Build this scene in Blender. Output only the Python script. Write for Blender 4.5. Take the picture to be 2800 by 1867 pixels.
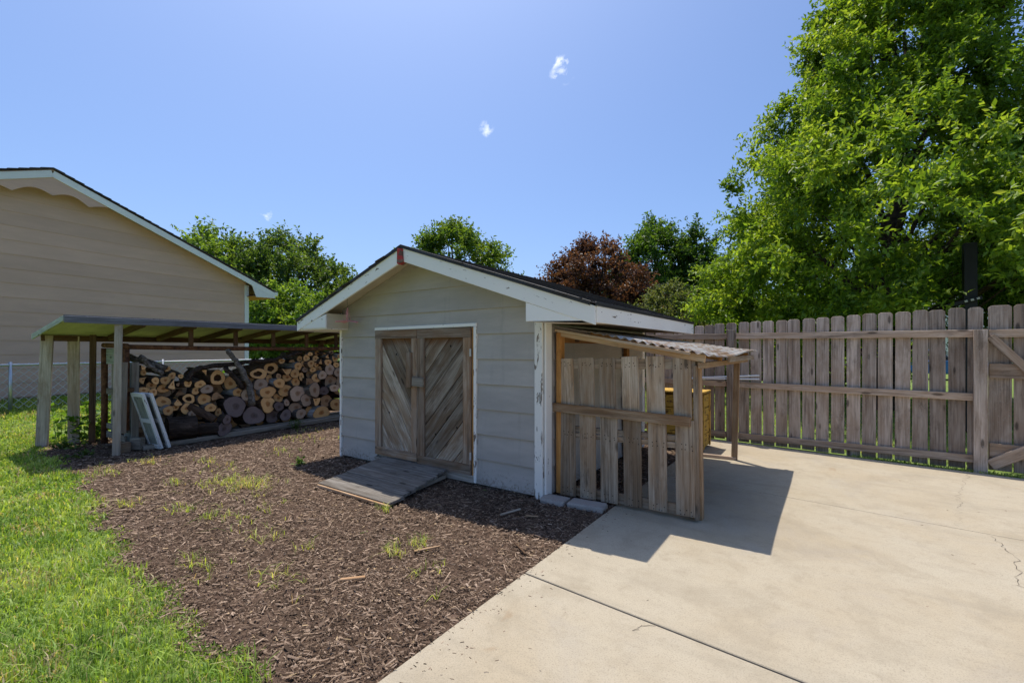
import bpy, bmesh, math, random
import numpy as np
from mathutils import Vector, Matrix

random.seed(7)
rng = np.random.default_rng(11)
S = bpy.context.scene
for o in list(bpy.data.objects):
    bpy.data.objects.remove(o)
COL = S.collection

# ------------------------------------------------------------------ camera
PHI = math.radians(34.5)
cam_d = bpy.data.cameras.new('camera')
cam = bpy.data.objects.new('camera', cam_d)
COL.objects.link(cam)
cam.location = (2.308, -3.777, 1.43)
cam.rotation_euler = (math.radians(90), 0, PHI)
cam_d.sensor_width = 36
cam_d.lens = 15.995
cam_d.shift_y = 0.0081
cam_d.clip_start = 0.05
cam_d.clip_end = 3000
S.camera = cam

# ------------------------------------------------------------------ sky and sun
SUN_TO = Vector((-0.29, 0.20, 1.0)).normalized()      # direction towards the sun
elev = math.asin(SUN_TO.z)
azim = math.atan2(SUN_TO.x, SUN_TO.y)
world = bpy.data.worlds.new('World')
S.world = world
world.use_nodes = True
wn = world.node_tree
wn.nodes.clear()
sky = wn.nodes.new('ShaderNodeTexSky')
sky.sky_type = 'NISHITA'
sky.sun_disc = False
sky.sun_elevation = elev
sky.sun_rotation = azim % (2 * math.pi)
sky.altitude = 400
sky.air_density = 1.0
sky.dust_density = 3.0
sky.ozone_density = 6.0
SKY_STRENGTH = 0.14
bg = wn.nodes.new('ShaderNodeBackground')
bg.inputs['Strength'].default_value = SKY_STRENGTH
wout = wn.nodes.new('ShaderNodeOutputWorld')
wtc = wn.nodes.new('ShaderNodeTexCoord')
wmap = wn.nodes.new('ShaderNodeVectorMath'); wmap.operation = 'NORMALIZE'
wn.links.new(wtc.outputs['Generated'], wmap.inputs[0])


def wmath(op, a, b=None, clamp=False):
    n = wn.nodes.new('ShaderNodeMath'); n.operation = op; n.use_clamp = clamp
    for i, v in enumerate((a, b)):
        if v is None:
            continue
        if isinstance(v, (int, float)):
            n.inputs[i].default_value = v
        else:
            wn.links.new(v, n.inputs[i])
    return n.outputs[0]


cn = wn.nodes.new('ShaderNodeTexNoise')
cn.inputs['Scale'].default_value = 38
cn.inputs['Detail'].default_value = 7
cn.inputs['Roughness'].default_value = 0.62
cn.inputs['Distortion'].default_value = 0.6
wn.links.new(wmap.outputs[0], cn.inputs['Vector'])
cloud = None
# (direction, angular radius, opacity) of the three small fair-weather puffs and one faint veil
for d, r, op in (((-0.4765, 0.8859, 0.6134), 0.028, 0.75), ((-0.6129, 0.7919, 0.4842), 0.018, 0.5),
                 ((-1.0112, 0.5184, 0.2900), 0.018, 0.5)):
    v = Vector(d).normalized()
    dt = wn.nodes.new('ShaderNodeVectorMath'); dt.operation = 'DOT_PRODUCT'
    wn.links.new(wmap.outputs[0], dt.inputs[0]); dt.inputs[1].default_value = v
    ang = wmath('ARCCOSINE', wmath('MINIMUM', dt.outputs['Value'], 0.999999))
    rad = wmath('SUBTRACT', 1.0, wmath('DIVIDE', ang, r))
    m = wmath('MULTIPLY', wmath('ADD', rad, wmath('MULTIPLY', wmath('SUBTRACT', cn.outputs['Fac'], 0.56), 5.0)), 1.1, True)
    m = wmath('MULTIPLY', m, wmath('MULTIPLY', wmath('GREATER_THAN', rad, 0.0), wmath('MULTIPLY', rad, 2.0, True)))
    m = wmath('MULTIPLY', m, op)
    cloud = m if cloud is None else wmath('MAXIMUM', cloud, m)
tint = wn.nodes.new('ShaderNodeMix'); tint.data_type = 'RGBA'; tint.blend_type = 'MULTIPLY'
tint.inputs[0].default_value = 1.0
tint.inputs[7].default_value = (0.435, 0.475, 0.53, 1)
wn.links.new(sky.outputs[0], tint.inputs[6])
mixc = wn.nodes.new('ShaderNodeMix'); mixc.data_type = 'RGBA'
wn.links.new(cloud, mixc.inputs[0])
wn.links.new(tint.outputs[2], mixc.inputs[6])
mixc.inputs[7].default_value = (4.6, 4.7, 4.8, 1)
wn.links.new(mixc.outputs[2], bg.inputs['Color'])
wn.links.new(bg.outputs[0], wout.inputs['Surface'])

sun_d = bpy.data.lights.new('sun', 'SUN')
sun_d.energy = 2.0
sun_d.angle = math.radians(0.53)
sun_d.color = (1.0, 0.93, 0.83)
sun = bpy.data.objects.new('sun', sun_d)
COL.objects.link(sun)
sun.rotation_euler = (-SUN_TO).to_track_quat('-Z', 'Y').to_euler()
sun.location = (-6, 4, 20)

S.view_settings.view_transform = 'Standard'
S.view_settings.look = 'None'
S.view_settings.exposure = 1.25
S.view_settings.gamma = 1.0
S.view_settings.use_curve_mapping = False
S.render.engine = 'CYCLES'
S.cycles.max_bounces = 6
S.cycles.diffuse_bounces = 3
S.cycles.glossy_bounces = 2
S.cycles.transmission_bounces = 4
S.cycles.transparent_max_bounces = 4

# ------------------------------------------------------------------ helpers
WM = {}


def place(o, parent=None, mw=None):
    mw = mw or Matrix()
    COL.objects.link(o)
    if parent is not None:
        o.parent = parent
        o.matrix_parent_inverse = WM[parent.name].inverted()
    o.matrix_basis = mw
    WM[o.name] = mw.copy()
    return o


def tag(o, label=None, cat=None, group=None, kind=None):
    if label: o['label'] = label
    if cat: o['category'] = cat
    if group: o['group'] = group
    if kind: o['kind'] = kind
    return o


def thing(name, label, cat, loc, group=None, rz=0.0):
    o = bpy.data.objects.new(name, None)
    o.empty_display_size = 0.1
    place(o, None, Matrix.Translation(loc) @ Matrix.Rotation(rz, 4, 'Z'))
    return tag(o, label, cat, group)


def raw(name, V, Fc, mat, parent=None, mw=None, smooth=False):
    me = bpy.data.meshes.new(name)
    me.from_pydata([tuple(v) for v in V], [], Fc)
    me.materials.append(mat)
    if smooth:
        me.polygons.foreach_set('use_smooth', [True] * len(me.polygons))
    me.update()
    return place(bpy.data.objects.new(name, me), parent, mw)


def frame(origin, ux, uz):
    """matrix with local X along ux, local Z along uz (made perpendicular), local Y = Z x X"""
    ux = Vector(ux).normalized(); uz = Vector(uz)
    uz = (uz - ux * uz.dot(ux)).normalized()
    uy = uz.cross(ux)
    m = Matrix.Identity(4)
    for i in range(3):
        m[i][0] = ux[i]; m[i][1] = uy[i]; m[i][2] = uz[i]; m[i][3] = origin[i]
    return m


def bevelled(bm, off):
    if off > 0:
        bmesh.ops.bevel(bm, geom=list(bm.edges), offset=off, segments=1, affect='EDGES', clamp_overlap=True)


def bm_obj(name, bm, mat, parent, mw):
    bmesh.ops.recalc_face_normals(bm, faces=list(bm.faces))
    me = bpy.data.meshes.new(name)
    bm.to_mesh(me); bm.free()
    me.materials.append(mat)
    return place(bpy.data.objects.new(name, me), parent, mw)


def board(name, p0, p1, w, t, up, mat, parent=None, bev=0.003, jit=0.0015):
    """a board from p0 to p1 (centre line), w wide along 'up', t thick"""
    p0 = Vector(p0); p1 = Vector(p1)
    L = (p1 - p0).length
    mw = frame((p0 + p1) / 2, p1 - p0, up)
    bm = bmesh.new()
    vs = []
    for sx in (-1, 1):
        for sy in (-1, 1):
            for sz in (-1, 1):
                vs.append(bm.verts.new((sx * L / 2 + random.uniform(-jit, jit), sy * t / 2 + random.uniform(-jit, jit) * .5,
                                        sz * w / 2 + random.uniform(-jit, jit))))
    for f in ((0, 1, 3, 2), (4, 6, 7, 5), (0, 4, 5, 1), (2, 3, 7, 6), (0, 2, 6, 4), (1, 5, 7, 3)):
        bm.faces.new([vs[i] for i in f])
    bevelled(bm, min(bev, t * .3, w * .3))
    return bm_obj(name, bm, mat, parent, mw)


def prism(name, pts, y0, y1, mat, parent, mw, bev=0.0, y1f=None):
    """polygon (u,v) in local XZ, extruded along local Y from y0 to y1 (y1f: front offset as function of v)"""
    bm = bmesh.new()
    a = [bm.verts.new((u, y0, v)) for u, v in pts]
    b = [bm.verts.new((u, (y1f(v) if y1f else y1), v)) for u, v in pts]
    n = len(pts)
    bm.faces.new(a); bm.faces.new(b[::-1])
    for i in range(n):
        bm.faces.new((a[i], b[i], b[(i + 1) % n], a[(i + 1) % n]))
    bevelled(bm, bev)
    return bm_obj(name, bm, mat, parent, mw)


def clip_half(poly, a, b, c):
    """keep a*u+b*v<=c"""
    out = []
    for i in range(len(poly)):
        p, q = poly[i], poly[(i + 1) % len(poly)]
        dp = a * p[0] + b * p[1] - c; dq = a * q[0] + b * q[1] - c
        if dp <= 0: out.append(p)
        if dp * dq < 0:
            k = dp / (dp - dq)
            out.append((p[0] + (q[0] - p[0]) * k, p[1] + (q[1] - p[1]) * k))
    return out


def tube_data(pts, rad, sides=8, cap=True):
    pts = [Vector(p) for p in pts]
    n = len(pts)
    if not hasattr(rad, '__len__'): rad = [rad] * n
    V, Fc = [], []
    t = (pts[1] - pts[0]).normalized()
    ref = Vector((0, 0, 1)) if abs(t.z) < .9 else Vector((1, 0, 0))
    u = t.cross(ref).normalized()
    for i, p in enumerate(pts):
        t = (pts[min(i + 1, n - 1)] - pts[max(i - 1, 0)]).normalized()
        u = (u - t * u.dot(t)).normalized(); w = t.cross(u)
        for k in range(sides):
            a = 2 * math.pi * k / sides
            V.append(p + (u * math.cos(a) + w * math.sin(a)) * rad[i])
    for i in range(n - 1):
        for k in range(sides):
            k2 = (k + 1) % sides
            Fc.append((i * sides + k, i * sides + k2, (i + 1) * sides + k2, (i + 1) * sides + k))
    if cap:
        Fc.append(tuple(range(sides))[::-1]); Fc.append(tuple((n - 1) * sides + k for k in range(sides)))
    return V, Fc


def tube(name, pts, rad, mat, parent=None, sides=8, smooth=True):
    o0 = Vector(pts[0])
    V, Fc = tube_data([Vector(p) - o0 for p in pts], rad, sides)
    return raw(name, V, Fc, mat, parent, Matrix.Translation(o0), smooth)


def fast_mesh(name, V, Fc, mat, colors=None, parent=None, smooth=False):
    V = np.asarray(V, np.float32); Fc = np.asarray(Fc, np.int32)
    me = bpy.data.meshes.new(name)
    nf, k = Fc.shape
    me.vertices.add(len(V)); me.vertices.foreach_set('co', V.ravel())
    me.loops.add(nf * k); me.loops.foreach_set('vertex_index', Fc.ravel())
    me.polygons.add(nf)
    me.polygons.foreach_set('loop_start', np.arange(nf, dtype=np.int32) * k)
    me.polygons.foreach_set('loop_total', np.full(nf, k, np.int32))
    if smooth:
        me.polygons.foreach_set('use_smooth', np.ones(nf, bool))
    if colors is not None:
        at = me.color_attributes.new('Col', 'FLOAT_COLOR', 'POINT')
        c4 = np.ones((len(V), 4), np.float32); c4[:, :3] = colors
        at.data.foreach_set('color', c4.ravel())
    me.update(calc_edges=True)
    me.materials.append(mat)
    return place(bpy.data.objects.new(name, me), parent)


# ------------------------------------------------------------------ materials
class NT:
    def __init__(s, name):
        s.m = bpy.data.materials.new(name); s.m.use_nodes = True
        s.t = s.m.node_tree; s.t.nodes.clear()
        s.out = s.n('ShaderNodeOutputMaterial')
        s.b = s.n('ShaderNodeBsdfPrincipled')
        s.t.links.new(s.b.outputs[0], s.out.inputs['Surface'])

    def n(s, t, **kw):
        nd = s.t.nodes.new(t)
        for k, v in kw.items(): setattr(nd, k, v)
        return nd

    def put(s, sock, v):
        if hasattr(v, 'default_value') and hasattr(v, 'links'): s.t.links.new(v, sock)
        elif isinstance(v, (tuple, list)) and len(v) == 3 and sock.type == 'RGBA': sock.default_value = (*v, 1)
        else: sock.default_value = v

    def math(s, op, a, b=0.0, clamp=False):
        nd = s.n('ShaderNodeMath', operation=op, use_clamp=clamp); s.put(nd.inputs[0], a); s.put(nd.inputs[1], b); return nd.outputs[0]

    def coord(s, scale=(1, 1, 1), rnd=True, kind='Object'):
        tc = s.n('ShaderNodeTexCoord'); v = tc.outputs[kind]
        if rnd:
            oi = s.n('ShaderNodeObjectInfo')
            off = s.math('MULTIPLY', oi.outputs['Random'], 57.0)
            cb = s.n('ShaderNodeCombineXYZ')
            for i in range(3): s.t.links.new(off, cb.inputs[i])
            ad = s.n('ShaderNodeVectorMath', operation='ADD')
            s.t.links.new(v, ad.inputs[0]); s.t.links.new(cb.outputs[0], ad.inputs[1]); v = ad.outputs[0]
        if scale != (1, 1, 1):
            mp = s.n('ShaderNodeVectorMath', operation='MULTIPLY')
            s.t.links.new(v, mp.inputs[0]); mp.inputs[1].default_value = scale; v = mp.outputs[0]
        return v

    def noise(s, vec, scale, detail=5, rough=.55, dist=0.0):
        nd = s.n('ShaderNodeTexNoise'); s.t.links.new(vec, nd.inputs['Vector'])
        nd.inputs['Scale'].default_value = scale; nd.inputs['Detail'].default_value = detail
        nd.inputs['Roughness'].default_value = rough; nd.inputs['Distortion'].default_value = dist
        return nd.outputs['Fac']

    def ramp(s, fac, stops):
        nd = s.n('ShaderNodeValToRGB'); s.t.links.new(fac, nd.inputs[0])
        el = nd.color_ramp.elements
        while len(el) < len(stops): el.new(0.5)
        for e, (p, c) in zip(el, stops):
            e.position = p; e.color = (*c, 1) if len(c) == 3 else c
        return nd.outputs[0]

    def step(s, fac, lo, hi):
        nd = s.n('ShaderNodeMapRange', interpolation_type='SMOOTHSTEP')
        s.t.links.new(fac, nd.inputs[0]); nd.inputs[1].default_value = lo; nd.inputs[2].default_value = hi
        return nd.outputs[0]

    def mix(s, fac, a, b, mode='MIX'):
        nd = s.n('ShaderNodeMix', data_type='RGBA', blend_type=mode)
        s.put(nd.inputs[0], fac); s.put(nd.inputs[6], a); s.put(nd.inputs[7], b)
        return nd.outputs[2]

    def bump(s, hgt, strength=.3, dist=.01):
        nd = s.n('ShaderNodeBump'); s.t.links.new(hgt, nd.inputs['Height'])
        nd.inputs['Strength'].default_value = strength; nd.inputs['Distance'].default_value = dist
        s.t.links.new(nd.outputs[0], s.b.inputs['Normal'])

    def fin(s, color, rough=.8, spec=.3):
        s.put(s.b.inputs['Base Color'], color); s.put(s.b.inputs['Roughness'], rough)
        s.b.inputs['Specular IOR Level'].default_value = spec
        return s.m


def rnd_gain(k, c, lo=.75, hi=1.2):
    oi = k.n('ShaderNodeObjectInfo')
    g = k.n('ShaderNodeMapRange'); k.t.links.new(oi.outputs['Random'], g.inputs[0]); g.inputs[3].default_value = lo; g.inputs[4].default_value = hi
    h = k.n('ShaderNodeVectorMath', operation='SCALE'); k.t.links.new(c, h.inputs[0]); k.t.links.new(g.outputs[0], h.inputs['Scale'])
    return h.outputs[0]


def wood(name, dark, mid, light, warm=None, warm_amt=.35, specks=0.0, peel=None, peel_lo=.55, gain=(.68, 1.28), knots=True, strength=.5, top_stain=None):
    k = NT(name)
    v = k.coord()
    g1 = k.noise(k.coord((1.6, 34, 34)), 1.6, 7, .65, .4)
    g2 = k.noise(k.coord((.8, 120, 120)), 1.0, 3, .6, .2)
    big = k.noise(k.coord((1.2, 4, 4)), 1.5, 4, .6, .6)
    g = k.math('ADD', k.math('MULTIPLY', g1, .65), k.math('MULTIPLY', g2, .35))
    c = k.ramp(g, [(.30, dark), (.48, mid), (.68, light)])
    crack = k.step(g2, .36, .26)
    c = k.mix(k.math('MULTIPLY', crack, .55), c, tuple(x * .35 for x in dark))
    c = k.mix(k.step(big, .40, .62), c, k.mix(.5, c, dark, 'MULTIPLY') if warm is None else k.mix(warm_amt, c, warm))
    c = k.mix(k.math('MULTIPLY', k.step(k.noise(k.coord((3, 9, 9)), 1.0, 5, .7), .52, .72), .45), c, tuple(x * .55 for x in dark))
    stk = k.noise(k.coord((.55, 13, 13)), 1.3, 5, .6, .35)
    c = k.mix(k.math('MULTIPLY', k.step(stk, .46, .30), .6), c, tuple(x * .8 for x in dark))
    c = k.mix(k.math('MULTIPLY', k.step(stk, .56, .74), .35), c, tuple(min(.9, x * 1.25) for x in light))
    if knots:
        vo = k.n('ShaderNodeTexVoronoi'); k.t.links.new(k.coord((2.2, 7.5, 7.5)), vo.inputs['Vector']); vo.inputs['Scale'].default_value = 1.0
        kn = k.step(vo.outputs['Distance'], .16, .07)
        c = k.mix(k.math('MULTIPLY', kn, .75), c, tuple(x * .3 for x in dark))
    if top_stain:
        geo = k.n('ShaderNodeNewGeometry'); sx_ = k.n('ShaderNodeSeparateXYZ'); k.t.links.new(geo.outputs['Position'], sx_.inputs[0])
        zz_ = k.math('ADD', sx_.outputs['Z'], k.math('MULTIPLY', k.math('SUBTRACT', g1, .5), .22))
        c = k.mix(k.math('MULTIPLY', k.step(zz_, top_stain - .10, top_stain), .85), c, (.22, .085, .022))
    if specks:
        sp = k.step(k.noise(v, 75, 3, .6), .62, .68)
        c = k.mix(k.math('MULTIPLY', sp, specks), c, (.42, .40, .36))
    if peel is not None:
        pn = k.noise(k.coord((1.2, 5, 5)), 4.5, 8, .68, .5)
        pm = k.step(pn, peel_lo, peel_lo + .025)
        c = k.mix(pm, peel, c)
    c = rnd_gain(k, c, *gain) if peel is None else rnd_gain(k, c, .93, 1.04)
    k.bump(g, strength, .006)
    return k.fin(c, .85, .2)


def paint(name, col, var=.10, rough=.6, grain=True, gain=(.94, 1.05), splash=False):
    k = NT(name)
    n1 = k.noise(k.coord((.7, 3, 3)), 2.2, 5, .6)
    fine = k.noise(k.coord((6, 90, 90)), 1.0, 4, .65)
    c = k.mix(k.step(n1, .3, .75), tuple(x * (1 - var) for x in col), tuple(min(1, x * (1 + var)) for x in col))
    c = k.mix(k.math('MULTIPLY', k.step(fine, .5, .8), .18), c, tuple(x * .6 for x in col))
    spots = k.step(k.noise(k.coord(), 23, 5, .7), .70, .76)
    c = k.mix(k.math('MULTIPLY', spots, .3), c, tuple(x * .55 for x in col))
    if splash:       # mud spattered by rain along the foot of the wall, and a few long runs of grime
        geo = k.n('ShaderNodeNewGeometry'); sx_ = k.n('ShaderNodeSeparateXYZ'); k.t.links.new(geo.outputs['Position'], sx_.inputs[0])
        sp = k.noise(geo.outputs['Position'], 34, 6, .75)
        hz_ = k.math('ADD', sx_.outputs['Z'], k.math('MULTIPLY', k.math('SUBTRACT', sp, .5), .9))
        c = k.mix(k.math('MULTIPLY', k.step(hz_, .12, -.06), .65), c, (.20, .145, .10))
        run = k.n('ShaderNodeVectorMath', operation='MULTIPLY'); k.t.links.new(geo.outputs['Position'], run.inputs[0]); run.inputs[1].default_value = (14, 14, .9)
        c = k.mix(k.math('MULTIPLY', k.step(k.noise(run.outputs[0], 1.0, 5, .65), .56, .74), .30), c, tuple(x * .62 for x in col))
    c = rnd_gain(k, c, *gain)
    if grain: k.bump(fine, .35, .003)
    return k.fin(c, rough, .3)


def plain(name, col, rough=.6, metal=0.0, var=.15, scale=8):
    k = NT(name)
    c = k.mix(k.noise(k.coord(), scale, 5, .65), tuple(x * (1 - var) for x in col), tuple(x * (1 + var) for x in col))
    k.b.inputs['Metallic'].default_value = metal
    return k.fin(c, rough, .4)


def leafmat(name, trans=.5, rough=.45, spec=.35):
    k = NT(name)
    at = k.n('ShaderNodeVertexColor'); at.layer_name = 'Col'
    tr = k.n('ShaderNodeBsdfTranslucent')
    mul = k.mix(1.0, at.outputs[0], (1.9, 1.7, .7), 'MULTIPLY')
    k.t.links.new(mul, tr.inputs['Color'])
    mx = k.n('ShaderNodeMixShader'); mx.inputs[0].default_value = trans
    k.fin(at.outputs[0], rough, spec)
    k.t.links.new(k.b.outputs[0], mx.inputs[1]); k.t.links.new(tr.outputs[0], mx.inputs[2])
    k.t.links.new(mx.outputs[0], k.out.inputs['Surface'])
    return k.m


MT = {}
MT['fence'] = wood('weathered_fence_wood', (.13, .098, .074), (.44, .355, .285), (.66, .555, .46), (.28, .19, .125), .55, .85, gain=(.6, 1.25))
MT['fence_rail'] = wood('weathered_rail_wood', (.17, .12, .085), (.43, .325, .24), (.62, .50, .39), (.32, .195, .105), .45, .25)
MT['pallet'] = wood('pallet_wood', (.15, .105, .07), (.41, .315, .225), (.63, .52, .40), (.34, .19, .085), .5, .15, gain=(.55, 1.2))
MT['fresh'] = wood('tan_lumber', (.22, .13, .07), (.43, .285, .165), (.60, .44, .29), (.36, .18, .07), .5)
MT['rail_wood'] = wood('tan_pallet_rail', (.20, .12, .065), (.42, .29, .18), (.60, .46, .32), (.24, .12, .05), .7)
MT['orange'] = wood('orange_stained_lumber', (.24, .10, .03), (.48, .23, .07), (.60, .34, .13), (.40, .15, .03), .5)
MT['door'] = wood('door_plank_wood', (.14, .10, .07), (.42, .335, .25), (.66, .56, .45), (.24, .135, .065), .7, gain=(.55, 1.25), top_stain=1.56)
MT['door_frame'] = wood('door_frame_wood', (.13, .085, .055), (.34, .245, .175), (.54, .43, .33), (.30, .155, .07), .6, gain=(.65, 1.15))
MT['grey_wood'] = wood('grey_weathered_wood', (.10, .082, .065), (.27, .235, .19), (.46, .41, .345), (.20, .15, .10), .4)
MT['ramp_wood'] = wood('dark_grey_ramp_wood', (.05, .043, .036), (.19, .17, .145), (.36, .33, .29), (.12, .095, .07), .45, gain=(.8, 1.15))
MT['dark_wood'] = wood('dark_brown_wood', (.05, .028, .016), (.12, .07, .04), (.20, .125, .075), (.14, .065, .025), .5)
MT['cream_wood'] = wood('cream_post_wood', (.20, .16, .12), (.40, .34, .27), (.52, .46, .38), (.34, .24, .16), .4)
MT['ws_fascia'] = wood('blue_grey_fascia_wood', (.12, .12, .135), (.25, .25, .275), (.40, .40, .43), (.24, .22, .22), .4)
MT['white_trim'] = wood('peeling_white_trim', (.10, .075, .05), (.26, .2, .15), (.4, .33, .26), None, .3, peel=(.92, .88, .82), peel_lo=.625, knots=False, strength=.15)
MT['white_peel'] = wood('badly_peeling_white_paint', (.10, .075, .05), (.26, .2, .15), (.4, .33, .26), None, .3, peel=(.92, .88, .81), peel_lo=.56, knots=False, strength=.25)
MT['old_white'] = wood('old_white_paint', (.12, .11, .09), (.25, .23, .20), (.38, .36, .33), None, .3, peel=(.74, .73, .70), peel_lo=.60, knots=False)
MT['mint_wood'] = wood('washed_mint_wood', (.16, .17, .14), (.33, .35, .30), (.46, .48, .43), (.30, .26, .20), .3)
MT['siding'] = paint('grey_siding_paint', (.47, .425, .38), .10, splash=True)
MT['house'] = paint('taupe_house_paint', (.68, .44, .325), .05, .55)
MT['house_trim'] = paint('white_house_trim', (.84, .83, .80), .03, .5)
MT['soffit_wood'] = wood('bare_soffit_plywood', (.20, .15, .10), (.40, .31, .22), (.52, .43, .32), (.34, .22, .12), .4)
MT['cream_soffit'] = paint('cream_soffit_paint', (.66, .58, .43), .10, .7)
MT['ply'] = paint('olive_plywood', (.55, .53, .30), .12, .7)
MT['neighbour'] = paint('cream_vinyl_siding', (.70, .70, .66), .04, .5)
MT['tan_roof'] = plain('tan_shingles', (.50, .33, .20), .9, 0, .3, 30)
MT['yellow'] = wood('chipped_yellow_paint', (.10, .06, .02), (.22, .12, .05), (.32, .2, .08), None, .3, peel=(.55, .34, .07), peel_lo=.54, knots=False)
MT['red'] = wood('faded_red_paint', (.10, .05, .04), (.20, .12, .09), (.3, .2, .15), None, .3, peel=(.42, .05, .05), peel_lo=.50, knots=False)
MT['pink'] = plain('faded_pink_plastic', (.75, .33, .38), .5)
MT['string'] = plain('pale_string', (.6, .5, .45), .8)
MT['wire'] = plain('dark_wire', (.05, .05, .05), .5, .6)
MT['steel'] = plain('galvanised_steel', (.55, .56, .57), .42, .75, .2, 12)
MT['zincwire'] = plain('galvanised_wire', (.62, .63, .63), .5, .2, .1, 12)
MT['black_drip'] = plain('black_drip_edge', (.025, .023, .024), .5)
MT['black'] = plain('matt_black_metal', (.012, .012, .013), .5)
MT['hinge'] = plain('painted_hinge', (.55, .53, .5), .5, .3)
MT['pvc'] = plain('white_plastic_pipe', (.8, .8, .8), .35, 0, .05)
MT['blue_car'] = plain('blue_car_paint', (.05, .16, .45), .2)
MT['glass'] = plain('dark_window_glass', (.03, .035, .04), .08)
MT['rubber'] = plain('tyre_rubber', (.02, .02, .02), .8)
MT['hole'] = plain('dark_hole', (.015, .011, .008), .95)
MT['crack_dark'] = plain('joint_filler', (.022, .018, .015), .95)
MT['crack'] = plain('crack_dirt', (.07, .055, .045), .95)


def mk_shingle():
    k = NT('dark_shingles')
    c = k.ramp(k.noise(k.coord(), 140, 3, .7), [(.3, (.03, .026, .025)), (.55, (.085, .072, .068)), (.75, (.17, .15, .14))])
    c = rnd_gain(k, c, .7, 1.25)
    k.bump(k.noise(k.coord(), 160, 2, .7), .6, .004)
    return k.fin(c, .95, .1)


MT['shingle'] = mk_shingle()


def mk_rust():
    k = NT('rusty_pipe')
    c = k.ramp(k.noise(k.coord(), 14, 7, .7), [(.3, (.05, .025, .016)), (.5, (.15, .062, .03)), (.68, (.28, .13, .06)), (.8, (.40, .30, .22))])
    k.bump(k.noise(k.coord(), 60, 4, .7), .5, .004)
    return k.fin(c, .85, .2)


MT['rust'] = mk_rust()


def mk_metal_roof():
    k = NT('corrugated_zinc')
    n = k.noise(k.coord(), 3.5, 7, .7, .5)
    c = k.mix(k.step(n, .42, .62), (.45, .43, .40), (.26, .16, .09))
    k.b.inputs['Metallic'].default_value = .35
    return k.fin(c, .55, .4)


MT['zinc'] = mk_metal_roof()


def mk_concrete(name, base, warm, jx=0.0):
    k = NT(name)
    v = k.coord(rnd=False)
    b1 = k.noise(v, .75, 6, .62, .4)
    b2 = k.noise(v, 2.6, 6, .65, .3)
    str_ = k.noise(k.coord((.5, 5, 1), rnd=False), .8, 5, .6, .8)
    c = k.mix(k.step(b1, .36, .66), base, warm)
    c = k.mix(k.math('MULTIPLY', k.step(b2, .45, .70), .38), c, tuple(x * .66 for x in warm))
    c = k.mix(k.math('MULTIPLY', k.step(str_, .50, .70), .28), c, tuple(x * .62 for x in base))
    st = k.step(k.noise(v, 1.1, 4, .7, 1.2), .66, .74)
    c = k.mix(k.math('MULTIPLY', st, .4), c, (.30, .20, .11))
    grey = k.step(k.noise(v, .9, 7, .7, .9), .50, .66)
    c = k.mix(k.math('MULTIPLY', grey, .30), c, (.33, .30, .26))
    fine = k.noise(v, 130, 3, .75)
    c = k.mix(k.math('MULTIPLY', k.step(fine, .48, .70), .55), c, tuple(x * .45 for x in base))
    c = k.mix(k.math('MULTIPLY', k.step(k.noise(v, 55, 4, .8), .58, .72), .25), c, tuple(min(.8, x * 1.3) for x in base))
    c = k.mix(k.math('MULTIPLY', k.step(k.noise(v, 9, 6, .75, .3), .50, .72), .38), c, tuple(x * .68 for x in warm))
    c = k.mix(k.math('MULTIPLY', k.step(k.noise(v, 28, 5, .8), .52, .70), .40), c, tuple(x * .62 for x in base))
    pit = k.step(k.noise(v, 21, 2, .5), .75, .78)
    c = k.mix(k.math('MULTIPLY', pit, .6), c, (.12, .10, .085))
    k.bump(k.math('ADD', fine, k.math('MULTIPLY', b2, .6)), .35, .004)
    return k.fin(c, .9, .2)


MT['concrete'] = mk_concrete('broomed_concrete', (.445, .388, .290), (.415, .345, .24))
MT['paver'] = mk_concrete('paver_concrete', (.42, .38, .34), (.36, .31, .27))
MT['road'] = mk_concrete('pale_road', (.62, .60, .57), (.56, .53, .50))


def mk_ground(name, stops, scale, bump=.8):
    k = NT(name)
    v = k.coord(rnd=False)
    n = k.math('ADD', k.math('MULTIPLY', k.noise(v, scale, 6, .75), .6), k.math('MULTIPLY', k.noise(v, scale * .07, 5, .65), .4))
    c = k.ramp(n, stops)
    k.bump(k.noise(v, scale, 5, .8), bump, .02)
    return k.fin(c, .95, .1)


MT['mulch'] = mk_ground('mulch_soil', [(.36, (.035, .022, .015)), (.5, (.11, .072, .05)), (.66, (.22, .15, .11))], 60)
MT['lawn'] = mk_ground('lawn_soil', [(.36, (.08, .12, .03)), (.5, (.17, .24, .06)), (.66, (.27, .32, .11))], 40)


def mk_vcol(name, rough=.9):
    k = NT(name)
    at = k.n('ShaderNodeVertexColor'); at.layer_name = 'Col'
    return k.fin(at.outputs[0], rough, .15)


MT['chips'] = mk_vcol('bark_chips')
MT['leaf'] = leafmat('tree_leaves')
MT['grass'] = leafmat('grass_blades', .4, .5, .25)


def mk_bark(name, a, b, c_, sx=3):
    k = NT(name)
    v = k.coord((sx, 14, 14))
    n = k.noise(v, 1.3, 7, .7, .7)
    c = k.ramp(n, [(.33, a), (.5, b), (.68, c_)])
    k.bump(n, .9, .02)
    return k.fin(c, .95, .1)


MT['bark_grey'] = mk_bark('grey_bark', (.05, .04, .032), (.17, .14, .115), (.34, .31, .28))
MT['bark_brown'] = mk_bark('brown_bark', (.035, .022, .015), (.11, .07, .048), (.22, .155, .11))
MT['bark_dark'] = mk_bark('dark_bark', (.015, .011, .009), (.05, .036, .028), (.12, .085, .065))
MT['bark_birch'] = mk_bark('pale_bark', (.12, .10, .085), (.36, .34, .32), (.55, .54, .53))
MT['trunk'] = mk_bark('tree_bark', (.025, .018, .014), (.075, .055, .042), (.14, .105, .08), 4)


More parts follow.
